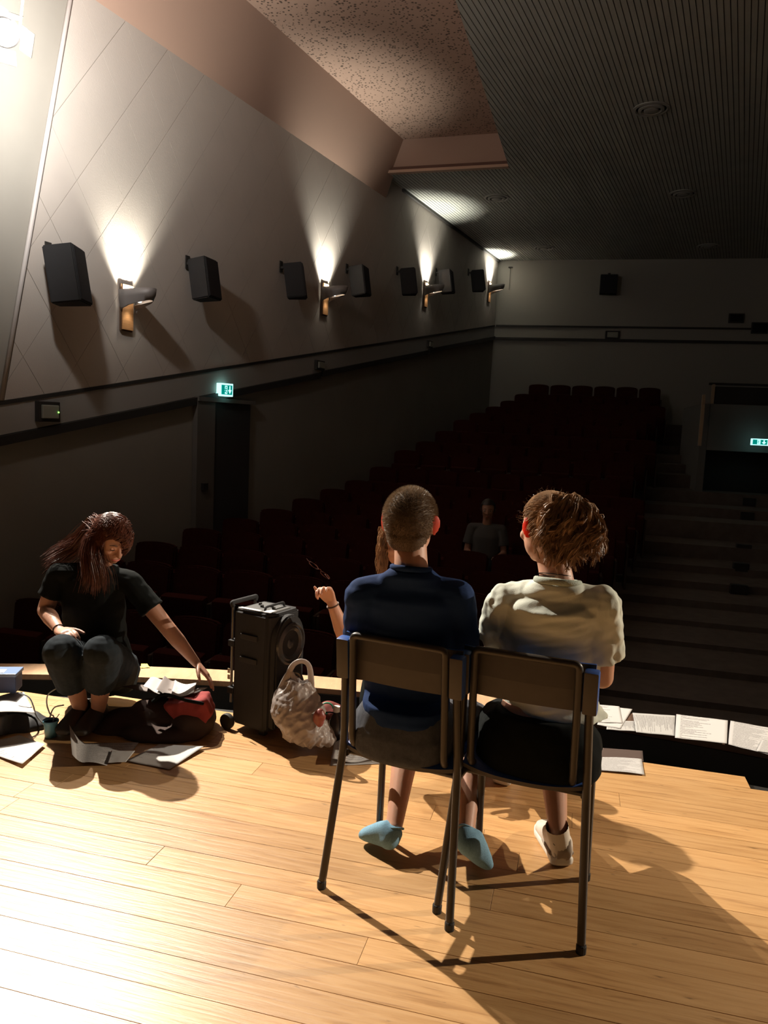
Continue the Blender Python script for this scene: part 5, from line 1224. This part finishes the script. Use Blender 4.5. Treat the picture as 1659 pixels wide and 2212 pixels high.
sheet('small scribbled slip over the corner of the rightmost sheet', [(1645, 1600), (1690, 1596), (1690, 1632), (1634, 1622)], PZ+.009, 0, group=G1)
o = sheet('yellow slip of paper on the stage edge board right of the squatting woman', [(305, 1434), (318, 1434), (324, 1442), (304, 1443)], .003, 3); o.data.materials[0] = mat('yellow_paper', (.75, .72, .15), .7)
# paper on the loudspeaker
def on_pa(lst, label, m=3):
    pts = [PM @ V((a, b, PH+.011)) for a, b in lst]
    c = sum(pts, V())/4; bm = bmesh.new(); uvl = bm.loops.layers.uv.new(); f = bm.faces.new([bm.verts.new(p-c) for p in pts])
    for l, uv_ in zip(f.loops, ((0, 0), (1, 0), (1, 1), (0, 1))): l[uvl].uv = uv_
    r = bmesh.ops.extrude_face_region(bm, geom=[f])
    for v in [x for x in r['geom'] if isinstance(x, bmesh.types.BMVert)]: v.co.z += .0015
    bmesh.ops.recalc_face_normals(bm, faces=bm.faces); o = obj('paper_sheet', bm, PAP[m]); o.location = c; return tag(o, label, 'paper')
on_pa([(.075, .012), (.195, .004), (.19, .028), (.075, .034)], 'bright strip of white paper on top of the portable loudspeaker')
on_pa([(.015, .02), (.055, .012), (.058, .07), (.02, .07)], 'small white note on the front corner of the loudspeaker top')

# ================================================================== BAGS AND SMALL THINGS
# red and dark cloth bag right of the woman, paper stack on top
c = fl(405, 1592); t = thing('cloth_bag', 'dark and red cloth bag lying between the squatting woman and the loudspeaker', 'bag', c); inv = Matrix.Translation(-c)
bm = bmesh.new(); ell(bm, at(370, 1545, 3.50)-V((0, 0, .0)), (.22, .12, .085)); ell(bm, at(300, 1560, 3.48), (.20, .12, .07)); ell(bm, at(415, 1560, 3.42), (.10, .09, .075)); ell(bm, at(345, 1585, 3.36), (.20, .09, .035)); ell(bm, at(250, 1575, 3.42), (.12, .09, .05))
o = blob('dark_side', bm, mat('bag_dark_cloth', (.05, .028, .022), .9), t, .008, 10, folds(.012, 7, 9, 3)); o.matrix_parent_inverse = inv
bm = bmesh.new(); prism(bm, [at(x, y, 3.36) for x, y in ((352, 1524), (400, 1516), (440, 1512), (456, 1545), (440, 1572), (395, 1592))], (0, .12, 0))
o = blob('red_side', bm, mat('bag_red_cloth', (.26, .030, .028), .85), t, .006, 8, folds(.014, 13, 10, 6)); o.matrix_parent_inverse = inv
bm = bmesh.new(); tube(bm, smooth_path([at(330, 1515, 3.40), at(355, 1500, 3.36), at(400, 1512, 3.34), at(440, 1520, 3.36)], 4), .008, 6); o = obj('strap', bm, M_BLKCLOTH, t); o.matrix_parent_inverse = inv
G2 = 'papers stacked on the cloth bag'
zs = .165
for i, (lab, cs, dz, m) in enumerate((('dark folder at the bottom of the paper stack on the cloth bag', [(262, 1484), (350, 1482), (440, 1492), (392, 1512)], -.012, 3), ('creased sheet at the left of the stack on the cloth bag', [(325, 1467), (358, 1465), (345, 1498), (308, 1490)], .012, 3),
        ('grey printed sheet in the middle of the stack on the cloth bag', [(355, 1464), (380, 1468), (374, 1504), (338, 1496)], .007, 0), ('white sheet at the right of the stack on the cloth bag', [(378, 1470), (424, 1478), (418, 1502), (370, 1504)], .010, 3), ('sheet end pointing right at the bottom of the stack on the cloth bag', [(400, 1484), (448, 1490), (424, 1504), (360, 1507)], .0, 3))):
    o = sheet(lab, cs, zs+dz, m, lambda u, v, i=i: .010*math.sin(u*4+i)+.006*v, group=G2)
    if i == 0: o.data.materials[0] = mat('folder_and_shade', (.09, .06, .05), .6); o['category'] = 'folder'
    if i == 2: o.data.materials[0] = mat('grey_leaflet', (.22, .19, .18), .7)

# black bag at the far left with blue box, paper and cables
c = fl(30, 1600); t = thing('black_bag', 'black soft bag lying at the left edge of the photo', 'bag', c); inv = Matrix.Translation(-c)
bm = bmesh.new(); ell(bm, at(10, 1565, 3.42), (.22, .12, .075)); ell(bm, at(62, 1562, 3.42), (.07, .09, .055)); box(bm, (-2.0, 3.26, .005), (-1.66, 3.48, .10))
o = blob('bag_body', bm, mat('bag_black', (.022, .022, .024), .7), t, .007, 8, folds(.012, 10, 10, 8)); o.matrix_parent_inverse = inv
bm = bmesh.new(); tube(bm, smooth_path([at(-10, 1548, 3.34), at(35, 1540, 3.30), at(75, 1552, 3.34), at(85, 1585, 3.36)], 4), .009, 6, ry=.004); o = obj('carry_strap', bm, M_BLKCLOTH, t); o.matrix_parent_inverse = inv
o = sheet('creased white paper on the black bag, under the blue box', [(-20, 1512), (52, 1496), (76, 1536), (-20, 1546)], .125, 3, lambda u, v: .012*math.sin(u*3+v))
c = at(5, 1500, 3.46); c.z = .150; t = thing('blue_box', 'blue carton at the left edge, lying on paper on the black bag', 'box', c, rad(8))
obj('carton', bbox_bm((-.24, -.05, 0), (.075, .05, .085), .004), mat('blue_carton', (.03, .06, .17), .45), t); obj('lid', bbox_bm((-.245, -.055, .078), (.08, .055, .094), .003), mat('blue_lid', (.16, .24, .42), .35), t)
obj('white_label', bbox_bm((-.20, -.04, .0935), (.02, .01, .0955), .0), mat('white_label', (.6, .66, .75), .5), t)
c = fl(110, 1590); t = thing('blue_cup', 'small blue plastic cup with thin wires in it, left of the woman\'s feet', 'cup', c)
bm = bmesh.new(); lathe(bm, [(.0001, 0), (.026, 0), (.031, .068), (.033, .072), (.030, .072), (.028, .066), (.024, .004), (.0001, .004)], None, 24); smooth(obj('cup_body', bm, mat('blue_plastic', (.10, .27, .36), .35), t), 40)
bm = bmesh.new(); lathe(bm, [(.0335, .066), (.035, .070), (.0335, .076), (.032, .070), (.0335, .066)], None, 24); obj('rim', bm, mat('blue_plastic', (.10, .27, .36), .35), t)
mw = mat('grey_wire', (.30, .33, .36), .4)
for i, (lab, pl) in enumerate((('grey cable looping up above the blue cup', [(122, 1487, .20), (104, 1500, .18), (101, 1520, .14), (108, 1542, .10), (116, 1548, .085), (112, 1570, .045)]), ('thin grey cable arching right above the blue cup', [(138, 1523, .10), (118, 1528, .12), (109, 1545, .10), (106, 1566, .05)]),
        ('grey cable running from the blue box down to the cup', [(40, 1496, .17), (62, 1506, .16), (72, 1525, .14), (78, 1545, .10), (96, 1566, .075), (105, 1568, .06)]), ('thin dark wire coiled over the cup rim', [(92, 1556, .08), (104, 1550, .10), (118, 1553, .10), (124, 1548, .09), (128, 1542, .10)]))):
    pts = [at(x, y, 3.31+.02*i) for x, y, z in pl]; c = pts[0].copy(); bm = bmesh.new(); tube(bm, [p-c for p in smooth_path(pts, 5)], .0032 if i != 3 else .002, 6); o = smooth(obj('cable', bm, mw if i != 3 else M_BLKCLOTH)); o.location = c; tag(o, lab, 'cable', 'cables around the blue cup')
# white plastic carrier bag
c = fl(655, 1603); t = thing('plastic_bag', 'translucent white plastic carrier bag with two handles, right of the loudspeaker', 'bag', c); inv = Matrix.Translation(-c)
M_BAG = mat('carrier_bag_plastic', (.46, .40, .37), .30, trans=.40, bump=.4, bscale=45)
Yb = 3.26; bm = bmesh.new(); X_ = V((1, 0, 0)); Y_ = V((0, 1, 0))
prof = ((1603, 628, 718, .060), (1592, 608, 724, .085), (1570, 600, 712, .095), (1540, 590, 702, .090), (1515, 592, 690, .075), (1490, 603, 680, .05), (1468, 612, 672, .028))
loft(bm, [((at(xa, y, Yb)+at(xb, y, Yb))/2, X_, Y_, (at(xb, y, Yb)-at(xa, y, Yb)).length/2, dp) for y, xa, xb, dp in prof], 32, 2.0)
def crumple(p, q):
    a_ = noise.noise(V((p.x*13+p.z*9, p.y*11, p.z*7))); b_ = noise.noise(V((p.x*30-p.z*14, p.y*26, p.z*15+3))); return .020*a_-.022*abs(b_)+.008-.006*abs(noise.noise(p*55))
o = blob('bag_body', bm, M_BAG, t, .0055, 2, crumple); o.matrix_parent_inverse = inv
for pl in ([(618, 1510), (620, 1470), (632, 1438), (652, 1428), (668, 1440), (672, 1480), (668, 1515)], [(602, 1505), (612, 1475), (626, 1452), (636, 1470), (640, 1500)]):
    P_ = smooth_path([at(x, y, Yb) for x, y in pl], 5); bm = bmesh.new(); R_ = []
    tube(bm, P_, [.019-.008*math.sin(PI*k/(len(P_)-1)) for k in range(len(P_))], 8, ry=.004, up=(0, 1, 0)); o = smooth(obj('handle', bm, M_BAG, t)); o.matrix_parent_inverse = inv
bm = bmesh.new(); ell(bm, at(690, 1550, Yb-.085), (.026, .020, .042)); o = blob('red_packet', bm, mat('red_packet', (.22, .05, .04), .4), t, .006, 2, folds(.008, 20, 20)); o.matrix_parent_inverse = inv
# things behind the bag: bottle, green cable, small cup
c = fl(715, 1600); c = V((c.x+.02, 3.40, 0)); t = thing('dark_bottle', 'small dark bottle with a white cap behind the plastic bag', 'bottle', c)
bm = bmesh.new(); lathe(bm, [(.0001, 0), (.03, 0), (.032, .01), (.032, .10), (.014, .13), (.014, .145), (.0001, .145)], None, 20); smooth(obj('bottle_body', bm, mat('dark_bottle', (.04, .03, .03), .2), t), 40); bm = bmesh.new(); lathe(bm, [(.016, .140), (.016, .165), (.0001, .165)], None, 16); obj('cap', bm, M_SOLE, t)
c = at(706, 1530, 3.45); bm = bmesh.new(); tube(bm, [V((.030*math.cos(k*PI/9), .012*math.sin(k*PI/9), .022*math.sin(k*PI/9))) for k in range(15)], .004, 6); o = smooth(obj('green_cable', bm, mat('green_cable', (.03, .35, .20), .4))); o.location = c; tag(o, 'loop of green cable showing above the plastic bag by the left chair', 'cable')
c = V((c.x+.015, 3.5, 0)); t = thing('red_pouch', 'small dark red pouch on the floor behind the left chair\'s outer leg', 'pouch', c); inv = Matrix.Translation(-c); bm = bmesh.new(); ell(bm, c+V((0, 0, .075)), (.07, .06, .075)); o = blob('pouch_body', bm, mat('pouch_red', (.20, .04, .03), .8), t, .007, 4, folds(.01, 12, 12)); o.matrix_parent_inverse = inv
bm = bmesh.new(); tube(bm, [c+V((-.05, -.045, .11)), c+V((0, -.06, .12)), c+V((.05, -.045, .11))], .003, 6); o = obj('zip', bm, M_BLKCLOTH, t); o.matrix_parent_inverse = inv
